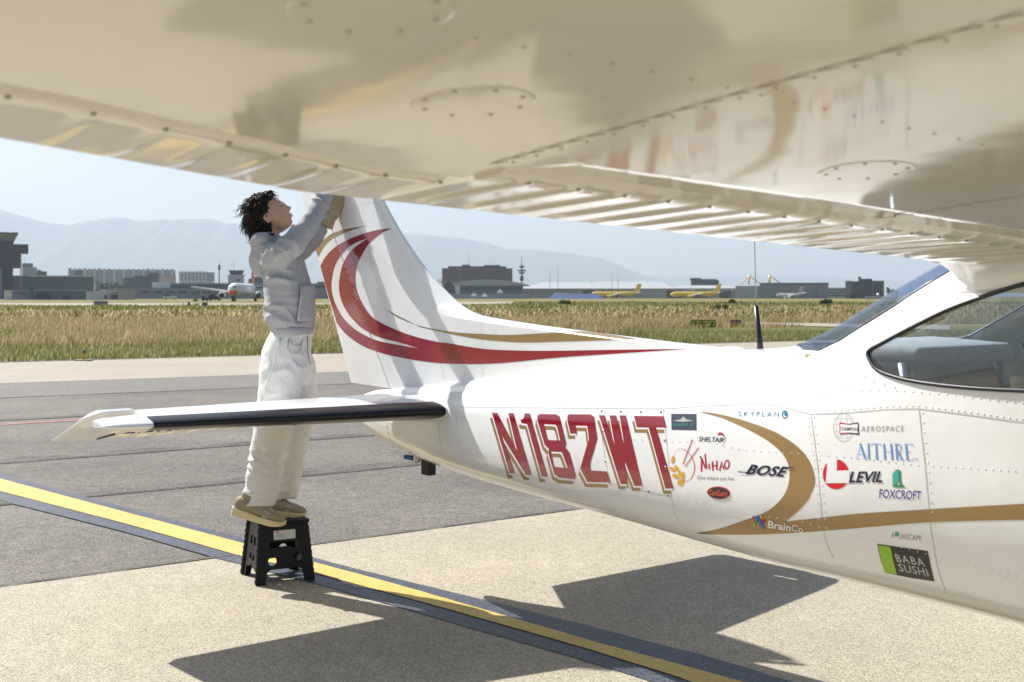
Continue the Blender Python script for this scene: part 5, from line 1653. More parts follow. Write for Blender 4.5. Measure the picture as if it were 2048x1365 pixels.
# ------------------------------------------------------------------ far side of the airfield
def dist_y(py): return CAM_H * F_PX / (py - HOR)
def wpx(D): return D / F_PX                      # metres per photo pixel at distance D
B = {}
B['glass'] = mat('far green glass', (.06, .09, .10), .15)
B['darkglass'] = mat('far dark glass', (.02, .028, .038), .15)
B['white'] = mat('far white cladding', (.62, .62, .62), .6)
B['grey'] = mat('far grey cladding', (.20, .21, .23), .6)
B['lgrey'] = mat('far light grey cladding', (.33, .345, .37), .6)
B['dark'] = mat('far dark navy cladding', (.006, .009, .016), .5)
B['dark2'] = mat('far charcoal cladding', (.018, .022, .034), .5)
B['brown'] = mat('far brown brick', (.15, .085, .065), .8)
B['bluegrey'] = mat('far blue grey cladding', (.10, .125, .16), .6)
B['beige'] = mat('far beige render', (.42, .38, .31), .8)
B['blue'] = mat('far blue tarpaulin', (.05, .10, .22), .6)
B['roof'] = mat('far pale roof', (.36, .365, .37), .5)
B['yellow'] = mat('far yellow paint', (.76, .50, .004), .35)
B['orange'] = mat('far orange paint', (.65, .10, .02), .35)
B['metal'] = mat('far galvanised steel', (.24, .25, .26), .5)

def blk(name, x0, x1, y0, y1, D, T, m, parent, rz=0, dz=0.0):
    """box filling photo columns x0..x1 and rows y0 (top)..y1 at distance D, T metres deep; parent at its base"""
    a = parent.rotation_euler.z
    s = ((x1 - x0) * wpx(D) * math.cos(a), T, (y1 - y0) * wpx(D))
    o = box_obj(name, (0, 0, 0), s, m, parent)
    o.location = to_local(parent, (x0 + x1) / 2, D, (y0 + y1) / 2) + Vector((0, T / 2, 0))
    return o
def base(name, xc, D, label, cat, group=None):
    # each far building faces the apron, its sides running straight back from view
    return empty(name, ((xc - CXP) * wpx(D), D, 0), -math.atan((xc - CXP) / F_PX), label, cat, group)
def to_local(p, x, D, y):
    """photo column x and row y at distance D, in the frame of the building p"""
    k, a = wpx(D), p.rotation_euler.z
    return Vector(((x - (CXP + F_PX * p.location.x / p.location.y)) * k * math.cos(a), D - p.location.y, CAM_H - (y - HOR) * k))
def gy(D): return HOR + CAM_H / wpx(D)           # photo row of the ground at distance D

# dark control tower at the left edge
D = 640; g = gy(D)
t = base('control_tower', 20, D, 'tall dark control tower with a flared cab and a jutting gallery at the left edge', 'tower')
blk('shaft', -26, 26, 536, g, D, 16, B['dark'], t); blk('upper_shaft', -30, 41, 508, 536, D - 1, 18, B['dark2'], t)
blk('gallery', -34, 57, 488.5, 506, D - 2, 20, B['dark2'], t); blk('cab_base', -30, 27, 484, 488.5, D, 16, B['dark'], t)
k = wpx(D)
V = []
for zz, x0, x1, dd in ((484, -28, 27, 0), (468, -36, 35, -4)):
    a_, b_ = to_local(t, x0, D, zz), to_local(t, x1, D, zz)
    V += [a_ + Vector((0, dd, 0)), b_ + Vector((0, dd, 0)), b_ + Vector((0, 16 - dd, 0)), a_ + Vector((0, 16 - dd, 0))]
mesh_obj('cab_glazing', V, [(0, 1, 5, 4), (1, 2, 6, 5), (2, 3, 7, 6), (3, 0, 4, 7), (4, 5, 6, 7), (3, 2, 1, 0)], B['grey'], t)
blk('roof', -38, 36, 465, 468, D - 5, 24, B['dark'], t)
blk('drain_column', 40.5, 42.8, 506, g, D - 3, .8, B['metal'], t)
blk('side_pier', -40, 4, 537, g, D - 2, 3, B['grey'], t)

def glazed(name, x0, x1, y0, y1, D, T, label, wallm, bands, roofm, nmull=0, cat='building', group=None, mull_m=None):
    b = base(name, (x0 + x1) / 2, D, label, cat, group)
    blk('wall', x0, x1, y0, y1, D, T, wallm, b)
    for (a, c, m) in bands:
        w = blk('window_band', x0 + .8, x1 - .8, a, c, D - .25, .3, m, b)
        if nmull:
            J = Joined(); k = wpx(D)
            for i in range(nmull + 1):
                x = (x0 + .8 + (x1 - x0 - 1.6) * i / nmull - (x0 + x1) / 2) * k
                J.box((x, -.30, (HOR - (a + c) / 2) * k + CAM_H), (.18, .16, (c - a) * k * .98))
            tag(J.obj('mullion', mull_m or B['metal'], b), kind='stuff')
    if roofm: blk('roof', x0 - .6, x1 + .6, y0 - 1.2, y0, D - .5, T + 1, roofm, b)
    return b
g7 = gy(700)
b = glazed('terminal_building', 26, 188, 553, g7, 720, 30, 'long green glazed terminal building right of the dark tower', B['glass'], [(557, 563, B['darkglass']), (566, 573, B['darkglass'])], B['roof'], 34)
blk('parapet', 60, 190, 551.4, 553.5, 719.2, 3, B['white'], b)
b = base('office_block', 62, 800, 'stepped pale office block peeping above the green terminal', 'building')
blk('wall', 44, 74, 535, gy(800), 800, 20, B['lgrey'], b); blk('step', 44, 66, 527, 535, 801, 18, B['grey'], b); blk('annex', 74, 94, 543, gy(800), 802, 14, B['bluegrey'], b); blk('roof_hut', 75, 82, 540, 543, 803, 8, B['bluegrey'], b); blk('mast', 49, 49.6, 518, 527, 803, .4, B['metal'], b)
# two apartment slabs far behind
def slab(x0, x1, ytop, D, n, label, cols, jag):
    b = base('apartment_block', (x0 + x1) / 2, D, label, 'building', None)
    blk('wall', x0, x1, ytop + 3, gy(D), D, 18, cols[0], b)
    r = random.Random(int(x0))
    for i in range(n):
        a = x0 + (x1 - x0) * i / n; c = x0 + (x1 - x0) * (i + .62) / n
        p = blk('bay', a, c, ytop + r.uniform(0, jag), gy(D), D - 2, 3, cols[1 + i % 2], b)
        J = Joined(); k = wpx(D)
        for q in range(7):
            z = CAM_H + (HOR - (ytop + 5 + q * 4.2)) * k
            if z > 2: J.box((0, -1.6, z - p.location.z), ((c - a) * k * .8, .3, 1.4 * k))
        if J.V: tag(J.obj('window', B['bluegrey'], p), kind='stuff')
    return b
slab(138, 352, 537, 1500, 22, 'very long hazy grey apartment slab with many vertical bays', [B['grey'], B['lgrey'], B['white']], 1.5)
slab(358, 417, 542, 1400, 8, 'shorter pale apartment slab with rounded white bays', [B['grey'], B['white'], B['white']], 1)
b = base('apartment_block', 422, 1420, 'small grey block at the right end of the pale slab', 'building'); blk('wall', 416, 429, 546, gy(1420), 1420, 15, B['lgrey'], b); blk('roof', 415.5, 429.5, 545.2, 546, 1419, 16, B['grey'], b)
for x0, x1, y0, D, lab in ((148, 166, 541, 1300, 'dark house gable in front of the long slab'), (246, 272, 556, 1100, 'low dark block below the long slab, left'), (266, 298, 552, 1090, 'middle dark block below the long slab'), (295, 318, 546, 1080, 'tallest dark block below the long slab'), (320, 352, 550, 1070, 'brownish block below the right end of the long slab')):
    b = base('town_house', (x0 + x1) / 2, D, lab, 'building'); blk('wall', x0, x1, y0 + 2, gy(D), D, 12, B['beige'] if x0 == 320 else B['dark2'], b); blk('roof', x0 + 2, x1 - 2, y0, y0 + 2, D + 1, 10, B['grey'] if x0 == 320 else B['dark2'], b)
# low hangars along the apron edge
def shed(x0, x1, y0, D, wallm, roofm, label, doors=(), cat='hangar', slope=0):
    b = base('hangar', (x0 + x1) / 2, D, label, cat)
    blk('wall', x0, x1, y0 + 1.2, gy(D), D, 14, wallm, b); blk('roof', x0 - .5, x1 + .5, y0, y0 + 1.4, D - .6, 15.5, roofm, b)
    for a, c, ya, m in doors: blk('door', a, c, ya, gy(D), D - .3, .4, m, b)
    return b
shed(8, 24, 581, 520, B['white'], B['white'], 'small white shed at the foot of the dark tower')
shed(24, 66, 582, 540, B['bluegrey'], B['lgrey'], 'low blue-grey shed with a pale roof left of the long hangar', [(28, 64, 590, B['grey'])])
shed(65, 104, 580, 530, B['bluegrey'], B['roof'], 'dark blue-grey hangar with a tall door', [(72, 102, 587, B['dark2'])])
shed(104, 176, 581, 525, B['bluegrey'], B['roof'], 'long lavender hangar with a bright roof edge', [(126, 138, 592, B['dark2']), (146, 172, 591, B['bluegrey'])])
shed(172, 208, 584, 515, B['white'], B['white'], 'bright white hangar with a sloping end wall')
shed(200, 214, 579.5, 560, B['white'], B['white'], 'white flat-roofed kiosk with a dark opening', [(209, 214, 591, B['dark'])])
shed(214, 238, 581, 550, B['lgrey'], B['white'], 'small open-fronted white shelter left of the beige hangar', [(222, 236, 590, B['dark'])])
shed(236, 270, 580.5, 540, B['beige'], B['lgrey'], 'beige hangar with a dark slot under its roof', [(248, 269, 584, B['beige'])])
# long terminal with gallery, left of the person
b = glazed('terminal_building', 308, 700, 568, gy(760), 760, 30, 'long low dark terminal with a pale gallery behind the orange airliner', B['grey'], [(570, 577, B['darkglass'])], B['roof'], 60)
blk('gallery', 308, 342, 565, 577, 757, 4, B['white'], b); blk('roof_deck', 360, 428, 563, 565.5, 762, 20, B['white'], b); blk('lower_wing', 240, 700, 577.5, gy(740), 740, 18, B['grey'], b)
for i in range(9): blk('lower_window', 286 + i * 24, 304 + i * 24, 583, 587, 739.6, .5, B['darkglass'], b)
# old control tower
D = 800
t = base('control_tower', 472, D, 'small grey control tower with a flared glass cab behind the orange airliner', 'tower')
k = wpx(D)
blk('shaft', 456, 488, 552, gy(D), D, 10, B['lgrey'], t)
V = []
for zz, x0, x1, dd in ((550, 461, 485, 1), (542, 458, 488, 0)):
    a_, b_ = to_local(t, x0, D, zz), to_local(t, x1, D, zz)
    V += [a_ + Vector((0, dd, 0)), b_ + Vector((0, dd, 0)), b_ + Vector((0, 9 - dd, 0)), a_ + Vector((0, 9 - dd, 0))]
mesh_obj('cab', V, [(0, 1, 5, 4), (1, 2, 6, 5), (2, 3, 7, 6), (3, 0, 4, 7), (4, 5, 6, 7), (3, 2, 1, 0)], B['dark2'], t)
blk('gallery', 455, 490, 550, 552.5, D - 1, 12, B['lgrey'], t); blk('window', 472, 480, 559, 562, D - .3, .4, B['dark2'], t); blk('roof', 457.5, 488.5, 541, 542.2, D - .5, 10.5, B['dark'], t); blk('antenna', 467.5, 468.2, 521, 541, D + 4, .3, B['metal'], t)
def mast(name, x, y0, D, label, w=.5, drums=(), cat='mast', group=None):
    t = base(name, x, D, label, cat, group); k = wpx(D); h = CAM_H + (HOR - y0) * k
    tube_obj('pole', [(0, 0, 0), (0, 0, h * .7), (0, 0, h)], [w, w * .7, w * .25], B['metal'], t, 6)
    for a, c, r in drums:
        z0 = CAM_H + (HOR - a) * k; z1 = CAM_H + (HOR - c) * k
        tube_obj('antenna_drum', [(0, 0, z1), (0, 0, z0)], r, B['dark2'], t, 10)
    return t
mast('lattice_mast', 438.5, 524, 900, 'slim dark telecom mast between the pale slab and the small tower', .7, [(530, 540, .9)])
# buildings right of the old tower, partly behind the person
for x0, x1, y0, D, m, lab in ((497, 545, 558, 900, 'dark2', 'dark blue office block just left of the person'), (624, 668, 568, 900, 'dark2', 'dark blue office block just right of the person')):
    b = base('office_block', (x0 + x1) / 2, D, lab, 'building'); blk('wall', x0, x1, y0, gy(D), D, 20, B[m], b); blk('roof_hut', x0 + 10, x1 - 14, y0 - 4, y0, D + 3, 8, B[m], b)

# right half: brown block, arched terminal, long hangar
D = 1000
b = base('office_block', 954, D, 'wide brown brick office block with a stepped dark roof', 'building')
blk('wall', 884, 1025, 537, gy(D), D, 30, B['brown'], b); 
for i in range(4): blk('window_band', 888, 1021, 541 + i * 5.2, 543.2 + i * 5.2, D - .3, .4, B['dark2'], b)
blk('roof_step', 896, 1012, 533, 537, D + 2, 24, B['dark2'], b); blk('roof_step', 924, 940, 530, 533, D + 4, 16, B['dark2'], b); blk('roof_step', 968, 1000, 530.5, 533, D + 4, 16, B['dark2'], b)
mast('radio_mast', 937, 505, 1010, 'thin mast rising from the brown office roof', .35)
mast('telecom_tower', 1043.5, 511, 980, 'stout telecom tower with antenna drums right of the brown block', .9, [(532, 536, 2.2), (540, 543, 3.6), (545, 548, 2.6), (552, 562, 1.5)])
for x, y, i in ((1100, 539, 'nearest the telecom tower'), (1116, 527, 'tallest of those over the long hangar'), (1224, 542, 'left of the pair over the hangar roof'), (1236, 547, 'right of the pair over the hangar roof'), (920, 536, 'in front of the brown block')):
    mast('light_mast', x, y, 760, 'thin grey floodlight mast ' + i, .22, (), 'mast', 'floodlight masts on the far apron')
D = 780
b = glazed('terminal_building', 900, 1046, 571, gy(D), D, 30, 'low terminal with an arched glass end below the brown block', B['bluegrey'], [(573.5, 580, B['darkglass'])], None, 16)
k = wpx(D)
def arch_roof(x0, x1, ytop, ybase, D, T, m, parent, n=14, name='arched_roof'):
    V, Fc = [], []
    for i in range(n + 1):
        u = i / n; x = x0 + (x1 - x0) * u; y = ybase - (ybase - ytop) * math.sin(math.pi * u) ** .8
        for dd in (0, T): V.append(to_local(parent, x, D, y) + Vector((0, dd, 0)))
        if i: Fc.append((2 * i - 2, 2 * i, 2 * i + 1, 2 * i - 1))
    Fc.append(tuple(range(0, 2 * n + 2, 2))[::-1]); Fc.append(tuple(range(1, 2 * n + 3, 2)))
    return mesh_obj(name, V, Fc, m, parent)
arch_roof(884, 1062, 559.5, 572, D - 1, 34, B['lgrey'], b)
arch_roof(884, 912, 563, 586, D - 1.4, .3, B['darkglass'], b, name='arched_window')
blk('end_pier', 910, 920, 571, gy(D), D - 1, 3, B['white'], b); blk('base_wall', 890, 1060, 588, gy(D), D - 2, 2, B['lgrey'], b)
for x, hh in ((948, 585), (969, 586), (1000, 578)):
    b2 = base('canopy_tent', x, 760, {948: 'small white pyramid tent, left of the arched terminal front', 969: 'middle white pyramid tent with green beside it', 1000: 'largest white pyramid tent before the terminal'}[x], 'tent')
    k2 = wpx(760); z0 = CAM_H + (HOR - (hh + 8)) * k2; z1 = CAM_H + (HOR - hh) * k2; r = 7 * k2
    mesh_obj('canvas', [(-r, -r, z0), (r, -r, z0), (r, r, z0), (-r, r, z0), (0, 0, z1)], [(0, 1, 4), (1, 2, 4), (2, 3, 4), (3, 0, 4)], B['white'], b2)
    for sx_ in (-1, 1): tube_obj('tent_pole', [(sx_ * r * .95, -r * .95, 0), (sx_ * r * .95, -r * .95, z0)], .12, B['metal'], b2, 6)
D = 900
b = base('hangar', 1260, D, 'very long grey hangar with a sunlit pale roof behind the yellow aeroplanes', 'hangar')
blk('wall', 1043, 1484, 577, gy(D), D, 60, B['lgrey'], b)
k = wpx(D)
for x0, x1, ya, yb, m in ((1038, 1186, 562.5, 577.5, 'lgrey'), (1152, 1340, 562, 577.5, 'roof'), (1330, 1484, 570, 583, 'roof')):
    V = [to_local(b, x, D, y) + Vector((0, dd, 0)) for x, y, dd in ((x0, yb, -2), (x1 + 8, yb, -2), (x1 - 14, ya, 55), (x0 + 34, ya, 55), (x0, yb, 110), (x1 + 8, yb, 110))]
    mesh_obj('roof', V, [(0, 1, 2, 3), (3, 2, 5, 4), (0, 3, 4), (1, 5, 2)], B[m], b)
for i in range(11): blk('cladding_panel', 1046 + i * 10.2, 1055.4 + i * 10.2, 579.5, 590, D - .4, .5, B['grey'], b)
for a, c, m in ((1164, 1188, 'dark2'), (1196, 1226, 'grey'), (1228, 1268, 'lgrey'), (1296, 1330, 'lgrey'), (1334, 1366, 'dark'), (1370, 1384, 'grey'), (1388, 1414, 'dark2'), (1438, 1460, 'dark'), (1462, 1482, 'grey')): blk('hangar_door', a, c, 581, gy(D) - .3, D - .5, .6, B[m], b)
b = base('office_block', 1410, 1000, 'dark rooftop building with radar bits above the long hangar', 'building'); blk('wall', 1382, 1438, 561, gy(1000), 1000, 16, B['dark2'], b); blk('roof_step', 1380, 1402, 556.5, 561, 1001, 12, B['dark2'], b); blk('roof_step', 1402, 1434, 558.5, 561, 1001, 12, B['grey'], b)
D = 700
b = base('storage_tent', 1150, D, 'long blue tarpaulin storage tent in front of the hangar', 'tent')
k = wpx(D); z0, z1 = 0, CAM_H + (HOR - 587.5) * k; xa, xb = (1096 - 1150) * k, (1206 - 1150) * k
mesh_obj('tarpaulin', [(xa, 0, 0), (xb, 0, 0), (xb - 3.5, 5, z1), (xa + 3.5, 5, z1), (xa, 10, 0), (xb, 10, 0)], [(0, 1, 2, 3), (3, 2, 5, 4), (0, 3, 4), (1, 5, 2)], B['blue'], b)
tube_obj('ridge_pole', [(xa + 3.5, 5, z1), (xb - 3.5, 5, z1)], .15, B['metal'], b, 6)
D = 850
b = base('hangar', 1568, D, 'grey hangar hung from two yellow roof trusses', 'hangar')
blk('wall', 1520, 1656, 568, gy(D), D, 40, B['grey'], b); blk('side_wall', 1470, 1519.5, 572, gy(D), D + 2, 36, B['lgrey'], b); blk('fascia', 1519, 1657, 566, 570, D - 1, 42, B['bluegrey'], b)
for a, c in ((1522, 1610), (1612, 1632), (1634, 1655)): blk('hangar_door', a, c, 572, gy(D) - .3, D - .5, .6, B['grey'], b)
k = wpx(D)
for xm, xl, xr in ((1496.5, 1480, 1520), (1538, 1536, 1562)):
    f = lambda x, y, dd=8: to_local(b, x, D, y) + Vector((0, dd, 0))
    tr_ = tube_obj('truss_mast', [f(xm, 569), f(xm + 1.2, 550)], .7, B['yellow'], b, 6)
    tube_obj('stay', [f(xl, 569), f(xm + 1, 551)], .4, B['yellow'], tr_, 5); tube_obj('stay', [f(xm + 1, 551), f(xr, 568)], .4, B['yellow'], tr_, 5)
D = 950
b = glazed('office_block', 1656, 1692, 577, gy(D), D, 20, 'pale banded office between the grey hangar and dark block', B['lgrey'], [(580, 582.5, B['darkglass']), (585, 587.5, B['darkglass']), (590, 592.5, B['darkglass'])], B['lgrey'])
D = 800
b = base('office_block', 1730, D, 'dark blue-grey block of joined towers near the cabin window', 'building')
for a, c, y, m in ((1690.5, 1703, 562, 'bluegrey'), (1703, 1719, 563, 'dark2'), (1717, 1744, 558, 'dark2'), (1744, 1768, 562, 'bluegrey')): blk('tower', a, c, y, gy(D), D + (a % 3), 22, B[m], b)
blk('roof_hut', 1716, 1722, 554, 558, D + 6, 5, B['dark2'], b)
for i in range(3): blk('window_strip', 1748 + i * 6, 1751 + i * 6, 565, 590, D + .4, .5, B['dark'], b)
b = base('site_hut', 1750, 690, 'low white hut with a dish in front of the dark block', 'hut'); blk('wall', 1730, 1776, 594.5, gy(690), 690, 6, B['lgrey'], b); blk('roof', 1729, 1777, 593.5, 594.7, 689.6, 7, B['white'], b)
k = wpx(690); tube_obj('dish', [((1756 - 1750) * k, 0, CAM_H + (HOR - 590) * k), ((1756 - 1750) * k, -.4, CAM_H + (HOR - 589.4) * k)], [.2, .9], B['white'], b, 12)

# parked aircraft far away
def airliner(name, loc, rz, label, skin, fincol, nosecol, L=36.0, R=2.0, group=None, tail_h=12.0):
    a = empty(name, loc, rz, label, 'airliner', group)
    z = 3.6
    P = [(L * .5, 0, z - .5), (L * .485, 0, z - .3), (L * .45, 0, z - .1), (L * .40, 0, z), (-L * .2, 0, z), (-L * .38, 0, z + .8), (-L * .5, 0, z + 1.5)]
    V, Fc = tube_data(P, [.15, .9, R * .8, R, R, R * .62, .25], 18)
    o = mesh_obj('fuselage', V, Fc, skin, a, True)
    V, Fc = tube_data([(L * .503, 0, z - .62), (L * .485, 0, z - .5), (L * .462, 0, z - .5)], [.12, .92, R * .70], 16)
    if nosecol: mesh_obj('nose_panel', V, Fc, nosecol, o, True)
    tube_obj('cockpit_window', [(L * .470, -.9, z + .55), (L * .478, 0, z + .62), (L * .470, .9, z + .55)], .34, B['dark'], o, 6)
    fr, tp = -L * .36, -L * .50
    V = [(fr, -.22, z + 1.4), (tp + 1, -.22, z + 1.4), (tp - 1.0, -.1, tail_h), (tp + 2.2, -.1, tail_h)]; V += [(x, -y, q) for x, y, q in V]
    mesh_obj('tail_fin', V, [(0, 1, 2, 3), (7, 6, 5, 4), (0, 4, 5, 1), (1, 5, 6, 2), (2, 6, 7, 3), (3, 7, 4, 0)], fincol, a)
    for sg in (-1, 1):
        def flat(name, pts, th, m):
            n = len(pts); V = [(x, sg * y, q + th) for x, y, q in pts] + [(x, sg * y, q - th) for x, y, q in pts]
            return mesh_obj(name, V, [tuple(range(n)), tuple(range(2 * n - 1, n - 1, -1))] + [(i, n + i, n + (i + 1) % n, (i + 1) % n) for i in range(n)], m, a)
        w = flat('wing', [(L * .12, R * .8, z - 1.0), (-L * .07, R * .8, z - 1.0), (-L * .13, L * .46, z + .9), (-L * .085, L * .47, z + .95)], .22, B['white'])
        flat('tailplane', [(-L * .40, .6, z + 1.2), (-L * .48, .6, z + 1.2), (-L * .52, 6.0, z + 1.7), (-L * .49, 6.2, z + 1.7)], .14, B['white'])
        en = tube_obj('engine', [(L * .16, sg * 5.6, z - 1.75), (L * .145, sg * 5.6, z - 1.75), (L * .06, sg * 5.6, z - 1.7)], [1.0, 1.15, .75], skin, a, 14)
        tube_obj('intake', [(L * .1605, sg * 5.6, z - 1.75), (L * .162, sg * 5.6, z - 1.75)], .85, B['dark'], en, 12)
        tube_obj('main_gear', [(-L * .03, sg * 3.5, 0), (-L * .03, sg * 3.5, z - 1)], .45, B['dark2'], a, 8)
    tube_obj('nose_gear', [(L * .38, 0, 0), (L * .38, 0, z - 1.2)], .35, B['dark2'], a, 8)
    return a
D = 372
p = at(487, 600, D)
airliner('airliner', (p.x, D, 0), math.radians(-88), 'white airliner seen head-on with orange nose and tall orange tail fin', B['white'], B['orange'], B['orange'], 36, 1.95, None, 11.8)
D = 880
for x, lab in ((1231, 'yellow cargo aeroplane in front of the blue tent, left of two'), (1391, 'yellow cargo aeroplane nearer the cabin window, right of two')):
    p = at(x, 600, D)
    airliner('cargo_aeroplane', (p.x, D, -.6), math.radians(180 - 4), lab, B['yellow'], B['yellow'], None, 36.5, 1.9, 'yellow cargo aeroplanes', 11.2)
p = at(1592, 600, 800)
airliner('airliner', (p.x - 4, 800, -1.2), math.radians(182), 'white airliner with a pale fin half hidden by grass before the grey hangar', B['white'], B['lgrey'], None, 18, 1.0, None, 9.3)

# airfield furniture
def sign(name, x0, x1, y0, y1, D, face, label, letters=None):
    s = base(name, (x0 + x1) / 2, D, label, 'sign'); k = wpx(D)
    w, z0, z1 = (x1 - x0) * k, CAM_H + (HOR - y1) * k, CAM_H + (HOR - y0) * k
    box_obj('case', (0, 0, (z0 + z1) / 2), (w, .16, z1 - z0), B['dark2'], s, bev=.02)
    f = box_obj('face', (0, -.085, (z0 + z1) / 2), (w - .08, .012, z1 - z0 - .09), face, s)
    for sx_ in (-1, 1): box_obj('leg', (sx_ * w * .38, 0, z0 / 2), (.05, .05, max(z0, .05)), B['metal'], s)
    if letters:
        J = Joined()
        n = len(letters)
        for i, c in enumerate(letters):
            x = (-.5 + (i + .5) / n) * (w - .25); hh = (z1 - z0) * .42; zc = (z0 + z1) / 2
            if c == '-': J.box((x, -.094, zc), (w / n * .6, .004, .05))
            elif c == '1': J.box((x, -.094, zc), (.05, .004, hh))
            else:
                for dz in (-.5, 0, .5): J.box((x, -.094, zc + dz * hh), (w / n * .5, .004, .045))
                J.box((x + w / n * .23, -.094, zc), (.045, .004, hh))
        J.obj('lettering', B['dark'], f)
    return s
M['signy'] = mat('olive yellow sign face', (.60, .55, .02), .5)
sign('taxiway_sign', 1382, 1431, 640, 654, 60, M['signy'], 'wide olive-yellow taxiway sign in the grass', 'A-31-E')
sign('taxiway_sign', 1458, 1481, 640, 652.5, 62, M['maroon'], 'narrow dark taxiway sign right of the yellow one', None)
k = wpx(29.2)
e = empty('edge_light', gnd(168, 721.5), 0, 'small yellow taxiway edge light on a pale slab by the grass', 'light')
bm = bmesh.new(); add_box(bm, (0, 0, .012), (.38, .30, .03), None, .008); bm_obj('base_slab', bm, M['pale'], e)
tube_obj('stem', [(0, 0, .02), (0, 0, .19)], [.035, .026], mat('yellow lamp paint', (.55, .33, .01), .5), e, 12); tube_obj('lamp', [(0, 0, .19), (0, 0, .25), (0, 0, .27)], [.04, .04, .02], B['bluegrey'], e, 12)
for x0, x1, y0, y1, D, m, nm, lab in ((188, 215, 602, 611, 200, 'grey', 'equipment_cabinet', 'wide grey equipment cabinet beside the runway'), (404, 415, 605, 614.5, 170, 'bluegrey', 'equipment_cabinet', 'small blue-grey cabinet beside the runway'), (524, 542, 611, 618, 170, 'dark2', 'equipment_cabinet', 'dark cabinet just left of the person')):
    b = base(nm, (x0 + x1) / 2, D, lab, 'cabinet'); k = wpx(D); h = CAM_H + (HOR - y0) * k; w = (x1 - x0) * k
    box_obj('body', (0, 0, h * .55), (w, .6, h * .9), B[m], b, bev=.04); box_obj('lid', (0, 0, h - .05), (w + .1, .7, .08), B['metal'], b); box_obj('plinth', (0, 0, .06), (w * .9, .5, .14), B['dark2'], b)
for x, y0, y1, D, m, lab in ((377.5, 604, 615, 165, 'dark2', 'dark marker post in the grass before the runway'), (1059.5, 602, 612, 200, 'dark', 'black marker post right of the arched terminal'), (1030, 603, 609, 230, 'orange', 'small orange marker post below the arched terminal')):
    b = base('marker_post', x, D, lab, 'post', 'marker posts in the grass'); k = wpx(D); h = CAM_H + (HOR - y0) * k
    tube_obj('post', [(0, 0, 0), (0, 0, h * .96)], .16, B[m], b, 8); tube_obj('cap', [(0, 0, h * .96), (0, 0, h)], [.2, .1], B['metal'], b, 8)
# apron vehicles near the orange airliner
for x, w, D, m, lab in ((391, 7, 360, 'yellow', 'small bright yellow service truck near the runway'), (410, 14, 390, 'dark2', 'dark baggage tractor with a rounded green canopy'), (340, 26, 520, 'white', 'white service van parked before the long terminal'), (430, 26, 400, 'dark', 'long dark baggage train left of the orange airliner')):
    b = base('service_vehicle', x, D, lab, 'vehicle'); k = wpx(D); W_ = w * k; h = min(2.4, W_ * .75)
    bm = bmesh.new(); add_box(bm, (0, 0, h * .42), (W_, 1.9, h * .5), None, .12); bm_obj('body', bm, B[m], b)
    bm = bmesh.new(); add_box(bm, (-W_ * .22, 0, h * .82), (W_ * .45, 1.7, h * .34), None, .1); cb = bm_obj('cab', bm, B['darkglass'], b)
    for sx_ in (-1, 1):
        for sy_ in (-1, 1): tube_obj('wheel', [(sx_ * W_ * .32, sy_ * .8, .38), (sx_ * W_ * .32, sy_ * 1.0, .38)], .38, M['rubber'], b, 10)

# trees
def tree(name, x, ytop, ybase, D, w, label, tone=0, seed=0, n=420, group=None):
    k = wpx(D); t = base(name, x, D, label, 'tree', group)
    h = CAM_H + (HOR - ytop) * k; cw = w * k / 2
    r = random.Random(seed)
    tube_obj('trunk', [(0, 0, 0), (.1, 0, h * .3), (0, .1, h * .75)], [h * .035 + .1, h * .025 + .06, .05], mat('bark', (.06, .045, .03), .9) if 'bark' not in M else M['bark'], t, 7)
    lobes = [(r.uniform(-.6, .6) * cw, r.uniform(-.6, .6) * cw, h * r.uniform(.4, .82), cw * r.uniform(.35, .6)) for _ in range(9)]
    V, Fc, C = [], [], []
    for i in range(n):
        lx, ly, lz, lr = lobes[i % 9]
        d = Vector((r.gauss(0, 1), r.gauss(0, 1), r.gauss(0, .8))).normalized() * lr * r.uniform(.55, 1.05)
        p = Vector((lx, ly, min(lz, h - lr * .8))) + d
        s = r.uniform(.35, .8) * max(.7, cw * .13)
        u = Vector((r.gauss(0, 1), r.gauss(0, 1), r.gauss(0, 1))).normalized(); v = u.orthogonal().normalized()
        b = len(V); V += [p - u * s, p + v * s * .6, p + u * s, p - v * s * .6]; Fc.append((b, b + 1, b + 2, b + 3))
        g = r.uniform(.6, 1.35); C += [(.045 * g, .068 * g, .022 * g, 1) if tone == 0 else (.03 * g, .045 * g, .022 * g, 1)] * 4
    o = mesh_obj('crown', V, Fc, M['blade'], t)
    ca = o.data.color_attributes.new('tint', 'FLOAT_COLOR', 'POINT'); ca.data.foreach_set('color', np.array(C).ravel())
    return t
M['bark'] = mat('bark', (.06, .045, .03), .9)
tree('tree', 1708, 586, 600, 640, 17, 'round green tree before the dark tower block', 0, 1)
tree('tree', 1786, 577, 600, 760, 22, 'dark tree just left of the cabin rear window', 1, 2)
tree('tree', 1776, 572, 600, 770, 8, 'slim pointed dark tree beyond the site hut', 1, 3)
tree('tree', 204, 560, 600, 760, 32, 'leafy tree right of the green glazed terminal', 1, 4)
tree('tree', 226, 562, 600, 770, 30, 'wide tree in the gap between the terminals', 1, 5)
tree('tree', 246, 566, 600, 775, 24, 'low tree beside the dark blocks', 0, 6)
tree('tree', 872, 553, 600, 900, 30, 'dark tree at the left end of the arched terminal', 1, 7)
tree('tree', 122, 545, 600, 1000, 9, 'tiny dark tree poking above the green terminal roof', 1, 8)
tree('tree', 65, 571, 600, 640, 12, 'small tree in front of the green terminal', 0, 9)
